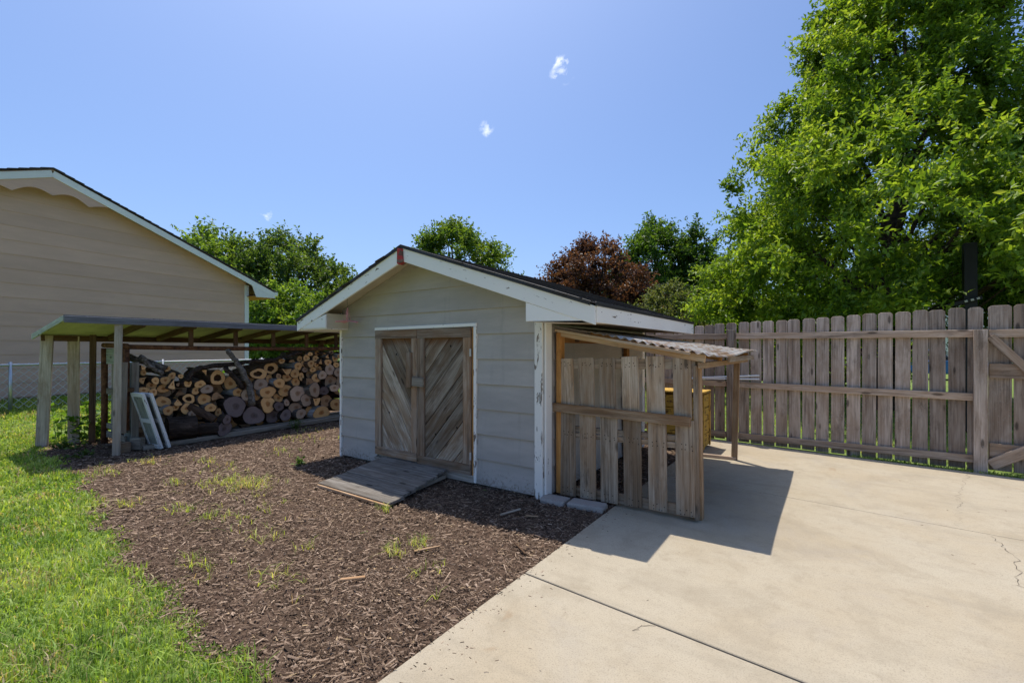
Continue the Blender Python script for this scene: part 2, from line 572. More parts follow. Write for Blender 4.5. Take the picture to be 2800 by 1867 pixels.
def mk_cut(name, light, ring, heart, heart_r=.35):
    k = NT(name)
    tc = k.n('ShaderNodeTexCoord')
    at = k.n('ShaderNodeAttribute'); at.attribute_name = 'rr'
    r = at.outputs['Fac']
    wob = k.noise(k.coord(), 9, 4, .6)
    rr = k.math('ADD', r, k.math('MULTIPLY', k.math('SUBTRACT', wob, .5), .22))
    w = k.math('SINE', k.math('MULTIPLY', rr, 55.0))
    c = k.mix(k.math('MULTIPLY', k.step(w, .1, .9), .4), light, ring)
    c = k.mix(k.step(rr, heart_r + .05, heart_r - .12), c, heart)
    c = k.mix(k.step(rr, .07, .03), c, tuple(x * .35 for x in heart))
    blot = k.noise(k.coord(), 16, 5, .7)
    c = k.mix(k.math('MULTIPLY', k.step(blot, .52, .72), .5), c, ring)
    c = k.mix(k.step(rr, .93, .99), c, tuple(x * .35 for x in ring))
    c = rnd_gain(k, c, .72, 1.15)
    k.bump(blot, .3, .004)
    return k.fin(c, .85, .2)


MT['cut_t'] = mk_cut('tan_cut_wood', (.86, .50, .215), (.70, .33, .105), (.50, .21, .07))
MT['cut_p'] = mk_cut('pale_brown_cut_wood', (.62, .44, .31), (.43, .28, .185), (.40, .23, .13))
MT['cut_g'] = mk_cut('grey_purple_cut_wood', (.24, .18, .165), (.15, .105, .10), (.15, .105, .09))
MT['cut_d'] = mk_cut('dark_brown_cut_wood', (.46, .27, .14), (.28, .15, .075), (.24, .125, .06))

# ================================================================== SETTING
def terrain(x, y=0.0):
    return np.clip((-7.6 - np.asarray(x, float)) * .1, 0, .45)


EDGE_X = np.array([-12, -9, -6.6, -4.73, -3.6, -2.6, -1.19, -.33, .345, .60, .72])
EDGE_Y = np.array([-2.2, -2.2, -2.24, -2.30, -2.42, -2.58, -2.74, -2.74, -2.78, -3.6, -6])


def edge(x):
    x = np.asarray(x, float)
    return np.interp(x, EDGE_X, EDGE_Y) + .05 * np.sin(x * 5.1) + .035 * np.sin(x * 13.3 + 1) + .02 * np.sin(x * 31)


SLAB_X = .72


def mulch_mask(x, y):
    return (y > edge(x)) & (x < SLAB_X) & (x > -7.5 + .15 * np.sin(y * 4)) & (y < 4.28 - .12 * x)


# ground sheet reaching the horizon
gx = np.unique(np.concatenate([[-700, -400, -200, -120, -70, -40, -25], np.arange(-18, 10.1, .5), [14, 20, 30, 50, 90, 160, 300, 700]]))
gy = np.unique(np.concatenate([[-700, -300, -100, -40, -20], np.arange(-10, 14.1, .5), [18, 25, 35, 50, 80, 130, 220, 400, 900]]))
XX, YY = np.meshgrid(gx, gy)
ZZ = terrain(XX) - .022
V = np.stack([XX.ravel(), YY.ravel(), ZZ.ravel()], 1)
nx, ny = len(gx), len(gy)
ii, jj = np.meshgrid(np.arange(nx - 1), np.arange(ny - 1))
a = (jj * nx + ii).ravel()
tag(fast_mesh('lawn', V, np.stack([a, a + 1, a + nx + 1, a + nx], 1), MT['lawn'], smooth=True), kind='structure')

# mulch bed
st = .06
mx_ = np.arange(-7.8, SLAB_X + .001, st); mx_[-1] = SLAB_X
my_ = np.arange(-6, 4.4, st)
XX, YY = np.meshgrid(mx_, my_)
zz = -.010 + .008 * np.sin(XX * 3.1 + YY * 1.7) * np.cos(YY * 2.3) + rng.normal(0, .003, XX.shape)
V = np.stack([XX.ravel(), YY.ravel(), zz.ravel()], 1)
ok = (YY > edge(XX) - .02) & (XX > -7.6) & (YY < 4.2 - .12 * XX)
nx, ny = len(mx_), len(my_)
ii, jj = np.meshgrid(np.arange(nx - 1), np.arange(ny - 1))
a = (jj * nx + ii).ravel()
okr = ok.ravel()
Fq = np.stack([a, a + 1, a + nx + 1, a + nx], 1)
Fq = Fq[okr[Fq].all(1)]
tag(fast_mesh('mulch_bed', V, Fq, MT['mulch'], smooth=True), kind='structure')

# concrete patio, three poured panels with open joints
patio = thing('patio', None, None, (3, 0, 0))
patio['kind'] = 'structure'


def slab_panel(ya, yb, name='concrete_panel'):
    xs = np.linspace(SLAB_X, 7.5, 2)
    pts = [(SLAB_X, ya(SLAB_X)), (9.5, ya(9.5)), (9.5, yb(9.5)), (SLAB_X, yb(SLAB_X))]
    bm = bmesh.new()
    lo = [bm.verts.new((x - 3, y, -.12)) for x, y in pts]
    hi = [bm.verts.new((x - 3, y, 0)) for x, y in pts]
    bm.faces.new(lo[::-1]); top = bm.faces.new(hi)
    for i in range(4):
        bm.faces.new((lo[i], lo[(i + 1) % 4], hi[(i + 1) % 4], hi[i]))
    bmesh.ops.bevel(bm, geom=list(top.edges), offset=.004, segments=1, affect='EDGES')
    return bm_obj(name, bm, MT['concrete'], patio, Matrix.Translation((3, 0, 0)))


j1 = lambda x: -1.262 - .085 * x
j2 = lambda x: 1.60 - .11 * x
jb = lambda x: 4.15 - .12 * x - max(0, x - 2.8) * .02
slab_panel(lambda x: -12 - 0 * x, lambda x: j1(x) - .007)
slab_panel(lambda x: j1(x) + .007, lambda x: j2(x) - .0045)
slab_panel(lambda x: j2(x) + .0045, jb)


for jf, hw in ((j1, .0068), (j2, .0043)):
    raw('joint_dirt', [(SLAB_X + .01, jf(SLAB_X) - hw, -.012), (9.4, jf(9.4) - hw, -.012), (9.4, jf(9.4) + hw, -.012), (SLAB_X + .01, jf(SLAB_X) + hw, -.012)], [(0, 1, 2, 3)], MT['crack_dark'], patio)


def crack(pts, w, n=14, amp=.03, z=.0025):
    P = []
    for i in range(len(pts) - 1):
        p, q = Vector(pts[i]), Vector(pts[i + 1])
        for k in range(n):
            P.append(p.lerp(q, k / n) + Vector((random.gauss(0, amp), random.gauss(0, amp * .5))))
    P.append(Vector(pts[-1]))
    V, Fc = [], []
    for i, p in enumerate(P):
        t = (P[min(i + 1, len(P) - 1)] - P[max(i - 1, 0)]).normalized()
        nrm = Vector((-t.y, t.x)) * w * random.uniform(.3, 1)
        V += [(p.x + nrm.x, p.y + nrm.y, z), (p.x - nrm.x, p.y - nrm.y, z)]
    for i in range(len(P) - 1):
        Fc.append((2 * i, 2 * i + 1, 2 * i + 3, 2 * i + 2))
    raw('crack', V, Fc, MT['crack'], patio)


crack([(3.67, 3.52), (3.40, 2.4), (3.20, 1.30)], .0012, 22, .018)
crack([(3.36, 1.18), (3.38, .75), (3.29, .30), (3.35, -.1)], .0018, 12, .014)
crack([(1.573, -1.42), (1.52, -1.48), (1.50, -1.52)], .002, 5, .008)

# far roads beyond the gardens
for nm, pts, z in (('road', [(-28, 52), (60, 21), (64, 35), (-30, 68)], .004), ('driveway', [(-75, 24), (-40, 30), (-43, 60), (-90, 45)], .456)):
    o = raw(nm, [(x, y, z) for x, y in pts], [tuple(range(len(pts)))], MT['road'])
    tag(o, kind='structure')

# ================================================================== SHED
Y0 = -.35                                  # plane of the gable overhang
PX, PZ = -1.51, 2.575                      # roof peak
SL, SR = .364, .334                        # pitch left and right
XL, XR = -3.09, .085                       # wall corners
BACK = 2.90
RB = 2.95
shed = thing('garden_shed', 'grey lap-sided garden shed with white trim and wooden double doors', 'shed', (-1.5, 1.5, 0))


def roofz(x):
    return PZ - (SL * (PX - x) if x < PX else SR * (x - PX))


# wall core
core = [(XL + .02, .07), (XR - .02, .07), (XR - .02, roofz(XR) - .09), (PX, PZ - .09), (XL + .02, roofz(XL) - .09)]
prism('wall_sheathing', core, .012, BACK - .02, MT['siding'], shed, Matrix())

EXPO = .263
WALLPOLY = [(XL + .035, .02), (XR - .085, .02), (XR - .085, roofz(XR - .085) - .05), (PX, PZ - .05), (XL + .035, roofz(XL + .035) - .05)]
DX0, DX1, DZ1 = -2.355, -.728, 1.70         # door opening with trim


def lap(poly, z0, z1, parent, mat, mw, t0=.026, t1=.004, name='siding_board'):
    if len(poly) < 3: return
    cu = sum(p[0] for p in poly) / len(poly); cv = sum(p[1] for p in poly) / len(poly)
    pts = [(u - cu, v - cv) for u, v in poly]
    f = lambda v: -(t0 + (t1 - t0) * ((v + cv) - z0) / (z1 - z0))
    prism(name, pts, .004, 0, mat, parent, mw @ Matrix.Translation((cu, 0, cv)), 0, f)


for k in range(10):
    z0 = .02 + EXPO * k
    z1 = z0 + EXPO + .012
    strip = clip_half(clip_half(WALLPOLY, 0, -1, -z0), 0, 1, z1)
    if len(strip) < 3: continue
    jz = random.uniform(-.002, .002)
    if z0 < DZ1:
        for piece in (clip_half(strip, 1, 0, DX0), clip_half(strip, -1, 0, -DX1)):
            lap(piece, z0, z1, shed, MT['siding'], Matrix.Translation((0, jz, 0)))
        if z1 > DZ1:
            mid = clip_half(clip_half(clip_half(strip, -1, 0, -DX0), 1, 0, DX1), 0, -1, -DZ1)
            lap(mid, z0, z1, shed, MT['siding'], Matrix.Translation((0, jz, 0)))
    else:
        lap(strip, z0, z1, shed, MT['siding'], Matrix())
# right side wall (local X runs along +Y of the yard, outside towards +X)
sideR = frame((XR - .01, 0, 0), (0, 1, 0), (0, 0, 1))   # local y = z x x = -X
sideL = frame((XL + .01, 0, 0), (0, -1, 0), (0, 0, 1))
for mw_, u0, u1, zt in ((sideR, .10, BACK - .09, roofz(XR) - .07), (sideL, -(BACK - .09), -.10, roofz(XL) - .07)):
    for k in range(7):
        z0 = .02 + EXPO * k
        z1 = min(z0 + EXPO + .012, zt)
        if z1 - z0 < .03: continue
        lap([(u0, z0), (u1, z0), (u1, z1), (u0, z1)], z0, z0 + EXPO, shed, MT['siding'], mw_)
# corner boards
up = (0, 0, 1)
board('corner_board', (XR - .043, -.018, -.02), (XR - .043, -.018, roofz(XR) - .08), .088, .030, (1, 0, 0), MT['white_peel'], shed)
board('corner_board', (XR + .016, .05, -.01), (XR + .016, .05, roofz(XR) - .1), .112, .022, (0, 1, 0), MT['white_trim'], shed)
board('corner_board', (XL + .018, -.018, .0), (XL + .018, -.018, roofz(XL) - .08), .036, .030, (1, 0, 0), MT['white_peel'], shed)
board('corner_board', (XL - .010, .045, .0), (XL - .010, .045, roofz(XL) - .1), .10, .022, (0, 1, 0), MT['white_trim'], shed)
board('corner_board', (XR + .012, BACK - .045, 0), (XR + .012, BACK - .045, roofz(XR) - .1), .09, .022, (0, 1, 0), MT['white_trim'], shed)
# foundation skid under the front
board('skid_beam', (XL + .2, .05, .03), (XR - .2, .05, .03), .10, .09, up, MT['grey_wood'], shed)
board('threshold', (DX0, -.02, .055), (DX1 - .03, -.02, .055), .075, .05, up, MT['grey_wood'], shed)

# roof decks: left slope, right slope, lower extension over the lean-to
def roof_plane(name, x0, z0, x1, z1, ya, yb, th, mat, par):
    """slab under the line (x0,z0)-(x1,z1), running from ya to yb"""
    V = []
    for y in (ya, yb):
        V += [(x0, y, z0), (x1, y, z1), (x1, y, z1 - th), (x0, y, z0 - th)]
    c = Vector(((x0 + x1) / 2, (ya + yb) / 2, (z0 + z1) / 2))
    V = [Vector(v) - c for v in V]
    return raw(name, V, [(0, 1, 2, 3), (7, 6, 5, 4), (0, 4, 5, 1), (1, 5, 6, 2), (2, 6, 7, 3), (3, 7, 4, 0)], mat, par, Matrix.Translation(c))


XTL, XTR = -3.56, .775
roof_plane('soffit', PX, PZ - .025, XTL, roofz(XTL) - .025, Y0 + .02, RB, .02, MT['cream_soffit'], shed)
roof_plane('soffit', PX, PZ - .025, XTR, roofz(XTR) - .025, Y0 + .02, RB, .02, MT['cream_soffit'], shed)


def shingle_rows(x0, z0, x1, z1, ya, yb, step=.135):
    L = math.hypot(x1 - x0, z1 - z0)
    n = max(1, int(round(L / step)))
    ux = (x1 - x0) / L; uz = (z1 - z0) / L
    nxv, nz = -uz, ux
    if nz < 0: nxv, nz = -nxv, -nz
    for i in range(n):
        s0 = i * L / n - .02; s1 = (i + 1) * L / n + .012
        s0 = max(s0, 0)
        V, Fc = [], []
        y = ya + random.uniform(-.02, .012)
        yend = yb
        while y < yend - .01:
            w = min(random.uniform(.14, .32), yend - y)
            b0, b1 = .004, .013 + random.uniform(0, .006)
            e = s1 + random.uniform(-.006, .006)
            base = len(V)
            for yy in (y, y + w - .004):
                for s, hgt in ((s0, b0), (e, b1), (e, b1 - .009), (s0, b0 - .006)):
                    V.append((x0 + ux * s + nxv * hgt, yy, z0 + uz * s + nz * hgt))
            Fc += [tuple(base + q for q in f) for f in ((0, 1, 2, 3), (7, 6, 5, 4), (0, 4, 5, 1), (1, 5, 6, 2), (2, 6, 7, 3), (3, 7, 4, 0))]
            y += w
        c = Vector(((x0 + ux * s1), (ya + yb) / 2, (z0 + uz * s1)))
        raw('shingle_row', [Vector(v) - c for v in V], Fc, MT['shingle'], shed, Matrix.Translation(c))


shingle_rows(PX, PZ - .012, XTL, roofz(XTL) - .012, Y0 - .03, RB)
shingle_rows(PX, PZ - .012, XTR, roofz(XTR) - .012, Y0 - .03, RB)


def rake_board(name, pts, y, t, mat):
    """board in a plane y=const, local X along its long edge; pts = top-left, top-right, bottom-right, bottom-left"""
    p0 = Vector((pts[0][0], 0, pts[0][1])); p1 = Vector((pts[1][0], 0, pts[1][1]))
    org = Vector((pts[0][0], y, pts[0][1]))
    mw_ = frame(org, p1 - p0, (0, 0, 1))
    inv = mw_.inverted()
    loc = []
    for x, z in pts:
        q = inv @ Vector((x, y, z)); loc.append((q.x, q.z))
    return prism(name, loc, -t / 2, t / 2, mat, shed, mw_, .003)


BD = .155
rake_board('barge_board', [(PX + .02, PZ - .025), (XTR, roofz(XTR) - .025), (XTR, roofz(XTR) - .025 - BD), (PX + .03, PZ - .03 - BD)], Y0, .024, MT['white_trim'])
rake_board('barge_board', [(XTL, roofz(XTL) - .025), (PX - .035, PZ - .038), (PX - .045, PZ - .045 - BD), (XTL, roofz(XTL) - .15)], Y0, .024, MT['white_trim'])
# rake returns and boxed eaves
rake_board('rake_return', [(XR + .02, roofz(XR + .02) - .18), (XTR - .03, roofz(XTR - .03) - .181), (XTR - .05, 1.672), (XR + .02, 1.682)], Y0 + .004, .02, MT['white_trim'])
rake_board('rake_return', [(XTL + .02, 1.722), (-2.915, roofz(-2.915) - .18), (-2.915, 1.708), (XTL + .02, 1.706)], Y0 + .004, .02, MT['white_trim'])
board('return_side', (-2.925, Y0 + .016, 1.80), (-2.925, -.014, 1.80), .19, .018, up, MT['cream_soffit'], shed)
board('return_side', (XR + .032, Y0 + .016, 1.77), (XR + .032, -.014, 1.77), .17, .018, up, MT['cream_soffit'], shed)
board('return_bottom', (XTL + .03, -.17, 1.698), (-2.92, -.17, 1.702), .34, .014, (0, 1, 0), MT['white_trim'], shed)
board('return_bottom', (XR + .04, -.16, 1.690), (XTR - .012, -.16, 1.664), .33, .012, (0, 1, 0), MT['white_trim'], shed)
board('eave_fascia', (XTL, Y0 + .02, roofz(XTL) - .09), (XTL, RB, roofz(XTL) - .09), .12, .02, up, MT['white_trim'], shed)
board('eave_fascia', (XTR, Y0 + .013, roofz(XTR) - .092), (XTR, RB, roofz(XTR) - .092), .135, .022, up, MT['white_trim'], shed)
board('eave_soffit', (XR + .04, RB / 2 + .02, 1.690), (XTR - .012, RB / 2 + .02, 1.664), RB - .04, .012, (0, 1, 0), MT['soffit_wood'], shed)
board('eave_soffit', (XTL + .02, RB / 2, 1.70), (XL - .03, RB / 2, 1.70), 2.8, .012, (0, 1, 0), MT['white_trim'], shed)
# metal drip edges
def drip(xa, za, xb, zb, y):
    board('drip_edge', (xa, y, za - .014), (xb, y, zb - .014), .036, .012, up, MT['black_drip'], shed, .002, 0)


drip(PX - .005, PZ + .003, .74, roofz(.74), Y0 - .022)
drip(XTL - .01, roofz(XTL) , PX + .0, PZ, Y0 - .022)
board('drip_edge', (XTR + .016, Y0 - .03, roofz(XTR) - .010), (XTR + .016, RB, roofz(XTR) - .010), .030, .012, up, MT['black_drip'], shed, .002, 0)
# red-painted ridge beam end
rp = [(PX - .045, PZ - .03), (PX + .03, PZ - .045), (PX + .045, PZ - .19), (PX - .015, PZ - .215), (PX - .05, PZ - .2)]
prism('ridge_beam_end', [(u - PX, v - PZ) for u, v in rp], -.022, .05, MT['red'], shed, Matrix.Translation((PX, Y0 - .012, PZ)), .004)

# ---- double doors
board('door_trim', (DX0 - .01, -.020, DZ1 - .012), (DX1 + .006, -.020, DZ1 - .004), .036, .030, up, MT['white_trim'], shed)
board('door_trim', (DX1 - .016, -.020, .02), (DX1 - .016, -.020, DZ1 - .025), .036, .030, (1, 0, 0), MT['white_peel'], shed)
board('door_trim', (DX0 + .004, -.010, .10), (DX0 + .004, -.010, DZ1 - .034), .012, .018, (1, 0, 0), MT['white_trim'], shed)
board('door_jamb', (-.777, -.010, .06), (-.777, -.010, DZ1 - .03), .030, .02, (1, 0, 0), MT['orange'], shed)


def door(x0, x1, z0, z1, sl, sr, rt, rb, lean, name):
    d = bpy.data.objects.new(name, None); d.empty_display_size = .05
    place(d, shed, Matrix.Translation(((x0 + x1) / 2, -.02, z0)))
    y = -.030
    board('rail', (x0, y, z1 - rt / 2), (x1, y, z1 - rt / 2), rt, .03, up, MT['door_frame'], d)
    board('rail', (x0, y - .001, z0 + rb / 2), (x1, y - .001, z0 + rb / 2), rb, .03, up, MT['door_frame'], d)
    board('stile', (x0 + sl / 2, y, z0 + rb + .001), (x0 + sl / 2, y, z1 - rt - .001), sl, .028, (1, 0, 0), MT['door_frame'], d)
    board('stile', (x1 - sr / 2, y, z0 + rb + .001), (x1 - sr / 2, y, z1 - rt - .001), sr, .028, (1, 0, 0), MT['door_frame'], d)
    inner = [(x0 + sl - .01, z0 + rb - .01), (x1 - sr + .01, z0 + rb - .01), (x1 - sr + .01, z1 - rt + .01), (x0 + sl - .01, z1 - rt + .01)]
    dirx, dirz = math.cos(lean), math.sin(lean)
    nx_, nz_ = -dirz, dirx
    vals = [nx_ * u + nz_ * v for u, v in inner]
    s = min(vals) + random.uniform(-.08, -.02)
    while s < max(vals):
        w = random.choice((.17, .20, .19, .175))
        p = clip_half(clip_half(inner, -nx_, -nz_, -(s + .0035)), nx_, nz_, s + w - .0035)
        s += w
        if len(p) < 3: continue
        cu = sum(q[0] for q in p) / len(p); cv = sum(q[1] for q in p) / len(p)
        mw_ = frame((cu, -.012, cv), (dirx, 0, dirz), (0, 0, 1)) if dirx > 0 else frame((cu, -.012, cv), (-dirx, 0, -dirz), (0, 0, 1))
        inv = mw_.inverted(); loc = []
        for u, v in p:
            q = inv @ Vector((u, -.012, v)); loc.append((q.x, q.z))
        if sum(loc[i][0] * loc[(i + 1) % len(loc)][1] - loc[(i + 1) % len(loc)][0] * loc[i][1] for i in range(len(loc))) < .0016: continue
        prism('plank', loc, -.008 - random.uniform(0, .003), .010, MT['door'], d, mw_, .0015)
    for (u, v) in KNOT[name]:
        V = [(math.cos(a_) * .011, 0, math.sin(a_) * .013) for a_ in np.linspace(0, 6.28, 9)[:-1]]
        raw('knot_hole', V, [tuple(range(8))], MT['hole'], d, Matrix.Translation((u, -.0265, v)))
    return d


KNOT = {'left_door': [(-1.97, 1.375), (-2.10, .66)], 'right_door': [(-1.485, 1.345), (-1.09, 1.47), (-1.32, .475), (-1.0, .58)]}
dl = door(-2.345, -1.606, .125, 1.672, .115, .09, .105, .10, -math.radians(57), 'left_door')
dr = door(-1.600, -.797, .095, 1.668, .115, .105, .105, .11, math.radians(48), 'right_door')
dl.name = 'door'; WM['door'] = WM['left_door']
dr.name = 'door.001'; WM['door.001'] = WM['right_door']
board('latch_bar', (-1.655, -.062, 1.062), (-1.475, -.062, 1.055), .105, .03, up, MT['grey_wood'], shed)
board('latch_keeper', (-1.715, -.058, .99), (-1.715, -.058, 1.40), .085, .03, (1, 0, 0), MT['door_frame'], shed)
for z in (1.40, .30):
    board('hinge', (-.792, -.048, z - .04), (-.792, -.048, z + .04), .022, .008, (1, 0, 0), MT['hinge'], shed, .001, 0)
# bent nail hook on the corner board
tube('nail_hook', [(XR - .02, -.02, 1.02), (XR - .025, -.04, 1.02), (XR - .022, -.038, .93), (XR - .035, -.03, .915)], .003, MT['wire'], shed, 5)

# hanging pink ornament under the left soffit
orn = thing('hanging_ornament', 'faded pink spinner hanging by strings under the left shed eave', 'ornament', (-2.70, -.19, 1.79))
oc = Vector((-2.70, -.19, 1.80))
tube('hook', [(-2.70, -.19, 2.10), (-2.705, -.19, 2.04), (-2.695, -.188, 2.0), (-2.70, -.19, 1.965)], .0022, MT['wire'], orn, 5)
tube('strut', [(-2.70, -.19, 1.965), (-2.715, -.19, 1.80)], .008, MT['pink'], orn, 6)
for dx, dy in ((.03, .03), (.05, -.02), (-.04, -.03), (-.03, .04)):
    tube('string', [(-2.70, -.19, 1.965), (-2.70 + dx, -.19 + dy, 1.80)], .0022, MT['pink'], orn, 5)
for a_ in (0.3, 1.6, 2.9, 4.4):
    e = Vector((math.cos(a_), math.sin(a_), -.12))
    board('vane', oc + e * .005, oc + e * .15, .05, .005, (-e.y, e.x, .25), MT['pink'], orn, .001)

# ================================================================== RAMP, PAVERS
ramp = thing('door_ramp', 'weathered grey wooden ramp in front of the shed doors', 'ramp', (-1.55, -.55, 0))
yy = -1.0
rl = [(-2.07, -1.0), (-2.16, -.06), (-1.13, -.06), (-.93, -1.02)]
N_ = 5
for k in range(N_):
    f0, f1 = k / N_, (k + 1) / N_
    fm = (f0 + f1) / 2
    y_ = -1.0 + fm * .93
    z_ = .022 + fm * .085
    xa = -2.06 - .10 * fm; xb = -.93 - .18 * fm
    board('plank', (xa, y_, z_), (xb, y_ - .01, z_), .93 / N_ - .004, .03, (0, .93, .085), MT['ramp_wood'], ramp, .003, .004)
board('front_edge', (-2.06, -1.012, .014), (-.925, -1.022, .014), .026, .02, up, MT['fresh'], ramp)
for x in (-1.95, -1.5, -1.1):
    board('cleat', (x, -.95, .0), (x - .02, -.1, .05), .04, .05, up, MT['grey_wood'], ramp)

for (x, y, rz, w, lb) in ((.215, -.015, .08, .25, 'small concrete paver against the white shed corner post'), (.53, .02, .10, .34, 'longer concrete paver between the shed corner and the patio')):
    bm = bmesh.new()
    bmesh.ops.create_cube(bm, size=1, matrix=Matrix.Diagonal((w, .17, .06, 1)))
    bevelled(bm, .012)
    for v in bm.verts: v.co += Vector((random.gauss(0, .003), random.gauss(0, .003), random.gauss(0, .002)))
    o = bm_obj('concrete_paver', bm, MT['paver'], None, Matrix.Translation((x, y, .012)) @ Matrix.Rotation(rz, 4, 'Z'))
    tag(o, lb, 'paver', 'pavers at the shed corner')

# ================================================================== LEAN-TO
lean = thing('lean_to', 'open lean-to with corrugated metal roof on the right shed wall', 'lean-to', (.8, 1.5, 0))
LW = XR + .03
rz_ = lambda x: 1.655 - (x - LW) * (1.655 - 1.40) / (1.56 - LW)


def corrugated():
    nxs, nys = 130, 12
    xs = np.linspace(LW, 1.60, nxs); ys = np.linspace(.13, 2.82, nys)
    X, Y = np.meshgrid(xs, ys)
    Z = 1.655 - (X - LW) * (.255 / (1.56 - LW)) + .012 * np.sin(X * 2 * math.pi / .082) * np.clip((X - .35) * 3, 0, 1) + .010 * np.sin(X * 3 + Y)
    Z += np.where(X > 1.35, -.02 * np.sin(Y * 2.1), 0) * (X - 1.35) * 4
    c = np.array([.8, 1.5, 1.5])
    top = np.stack([X.ravel(), Y.ravel(), Z.ravel()], 1) - c
    bot = top.copy(); bot[:, 2] -= .003
    V = np.concatenate([top, bot])
    ii, jj = np.meshgrid(np.arange(nxs - 1), np.arange(nys - 1)); a = (jj * nxs + ii).ravel()
    q = np.stack([a, a + 1, a + nxs + 1, a + nxs], 1); n = len(top)
    F2 = (q + n)[:, ::-1]
    e = []
    for i in range(nxs - 1):
        e.append((i + n, i + 1 + n, i + 1, i)); b = (nys - 1) * nxs + i; e.append((b, b + 1, b + 1 + n, b + n))
    for j in range(nys - 1):
        b = j * nxs; e.append((b, b + nxs, b + nxs + n, b + n)); b += nxs - 1; e.append((b + n, b + nxs + n, b + nxs, b))
    o = fast_mesh('corrugated_roof', V, np.concatenate([q, F2, np.array(e)]), MT['zinc'], parent=lean, smooth=True)
    o.matrix_basis = Matrix.Translation(c)
    return o


corrugated()
# rafters, purlins, posts
for y in (.20, .95, 1.80, 2.72):
    board('rafter', (LW + .02, y, rz_(LW) - .055), (1.50, y, rz_(1.50) - .055), .065, .04, up, MT['fresh'] if y < .5 else MT['orange'], lean)
board('outer_beam', (1.47, .16, rz_(1.47) - .115), (1.47, 2.80, rz_(1.47) - .115), .05, .04, up, MT['fresh'], lean)
board('outer_fascia', (1.565, .9, rz_(1.56) - .06), (1.545, 2.83, rz_(1.56) - .065), .055, .022, up, MT['pallet'], lean)
board('roof_edge_board', (LW + .02, .135, rz_(LW) - .035), (1.40, .135, rz_(1.40) - .03), .026, .02, up, MT['pallet'], lean)
board('post', (1.44, .30, 0), (1.425, .28, rz_(1.43) - .09), .075, .05, (0, 1, 0), MT['fresh'], lean)
board('post', (1.34, 2.74, 0), (1.37, 2.74, rz_(1.43) - .09), .07, .045, (1, 0, 0), MT['fresh'], lean)
board('post', (LW + .03, .22, .02), (LW + .03, .22, 1.60), .085, .05, (0, 1, 0), MT['orange'], lean)
board('post', (LW + .03, 2.05, .02), (LW + .03, 2.05, 1.60), .085, .05, (0, 1, 0), MT['orange'], lean)
board('ledger', (LW + .03, .27, 1.545), (LW + .03, 2.9, 1.545), .09, .04, up, MT['orange'], lean)
for y in (.52, 1.1, 1.55):
    board('block', (LW + .065, y, 1.51), (LW + .065, y, 1.60), .05, .03, (0, 1, 0), MT['dark_wood'], lean)
board('sill_board', (.96, 2.70, .02), (1.36, 2.735, .02), .04, .05, up, MT['fence_rail'], lean)

# pallet standing as the front of the lean-to
pal = thing('standing_pallet', 'weathered wooden pallet standing upright across the lean-to front', 'pallet', (.72, .2, 0))
UPX = [(.028, .199), (.27, .434), (.5, .664), (.74, .905), (.987, 1.149), (1.235, 1.393)]
LOX = [(.062, .232), (.298, .463), (.531, .701), (.774, .938), (1.017, 1.182), (1.27, 1.429)]
for i in range(6):
    zt = 1.345 + .007 * i + random.uniform(-.006, .006)
    xu = sum(UPX[i]) / 2 + .10 * (1 - i / 5.) ; wu = UPX[i][1] - UPX[i][0]
    xl = sum(LOX[i]) / 2 + .10 * (1 - i / 5.) ; wl = LOX[i][1] - LOX[i][0]
    zb = -.0 + .006 * i + .012
    board('slat', (xu + .012, .20, .845), (xu, .195, zt), wu * .96, .018, (1, 0, 0), MT['pallet'], pal, .003, .003)
    board('slat', (xl, .185, zb), (xl - .012, .195, .838), wl * .97, .018, (1, 0, 0), MT['pallet'], pal, .003, .003)
    for zz_ in (.05, .09, .60, .635, 1.28, 1.305):
        for q in (-.04, .0, .045):
            xx_ = (xl if zz_ < .8 else xu) + q + random.uniform(-.012, .012)
            V = [(math.cos(a_) * .0045, 0, math.sin(a_) * .0055) for a_ in np.linspace(0, 6.28, 7)[:-1]]
            raw('nail_hole', V, [tuple(range(6))], MT['hole'], pal, Matrix.Translation((xx_, .1845 if zz_ > .8 else .1735 + (.003 if zz_ > .3 else 0), zz_ + random.uniform(-.01, .01))))
board('front_rail', (.085, .163, .865), (1.395, .160, .835), .085, .03, up, MT['rail_wood'], pal)
for z, w in ((1.29, .09), (.66, .05), (.60, .05), (.06, .09)):
    board('stringer', (.10, .222 if z < .8 else .226, z), (1.42, .222 if z < .8 else .226, z + .02), w, .035, up, MT['pallet'], pal)
board('end_block', (1.435, .215, .02), (1.42, .22, 1.30), .06, .03, (0, 1, 0), MT['pallet'], pal)

# yellow wooden box under the lean-to
yb = thing('yellow_box', 'old yellow wooden box with chipped paint under the lean-to', 'box', (.50, 3.25, 0))
for x0, x1, y0, y1 in ((.12, .88, 3.0, 3.0), (.12, .88, 3.5, 3.5), (.88, .88, 3.02, 3.48), (.12, .12, 3.02, 3.48)):
    for k in range(4):
        z = .03 + .19 * k + .09
        board('side_board', (x0, y0, z), (x1, y1, z), .178, .022, up, MT['yellow'], yb)
for k in range(3):
    board('lid_board', (.10, 3.07 + .185 * k, .82), (.905, 3.07 + .185 * k, .82), .18, .026, (0, 1, 0), MT['yellow'], yb)
for x in (.14, .86):
    board('corner_batten', (x, 2.98, .02), (x, 2.98, .80), .05, .02, (1, 0, 0), MT['yellow'], yb)
board('corner_batten', (.90, 3.04, .02), (.90, 3.04, .80), .05, .02, (0, 1, 0), MT['yellow'], yb)
board('corner_batten', (.90, 3.46, .02), (.90, 3.46, .80), .05, .02, (0, 1, 0), MT['yellow'], yb)

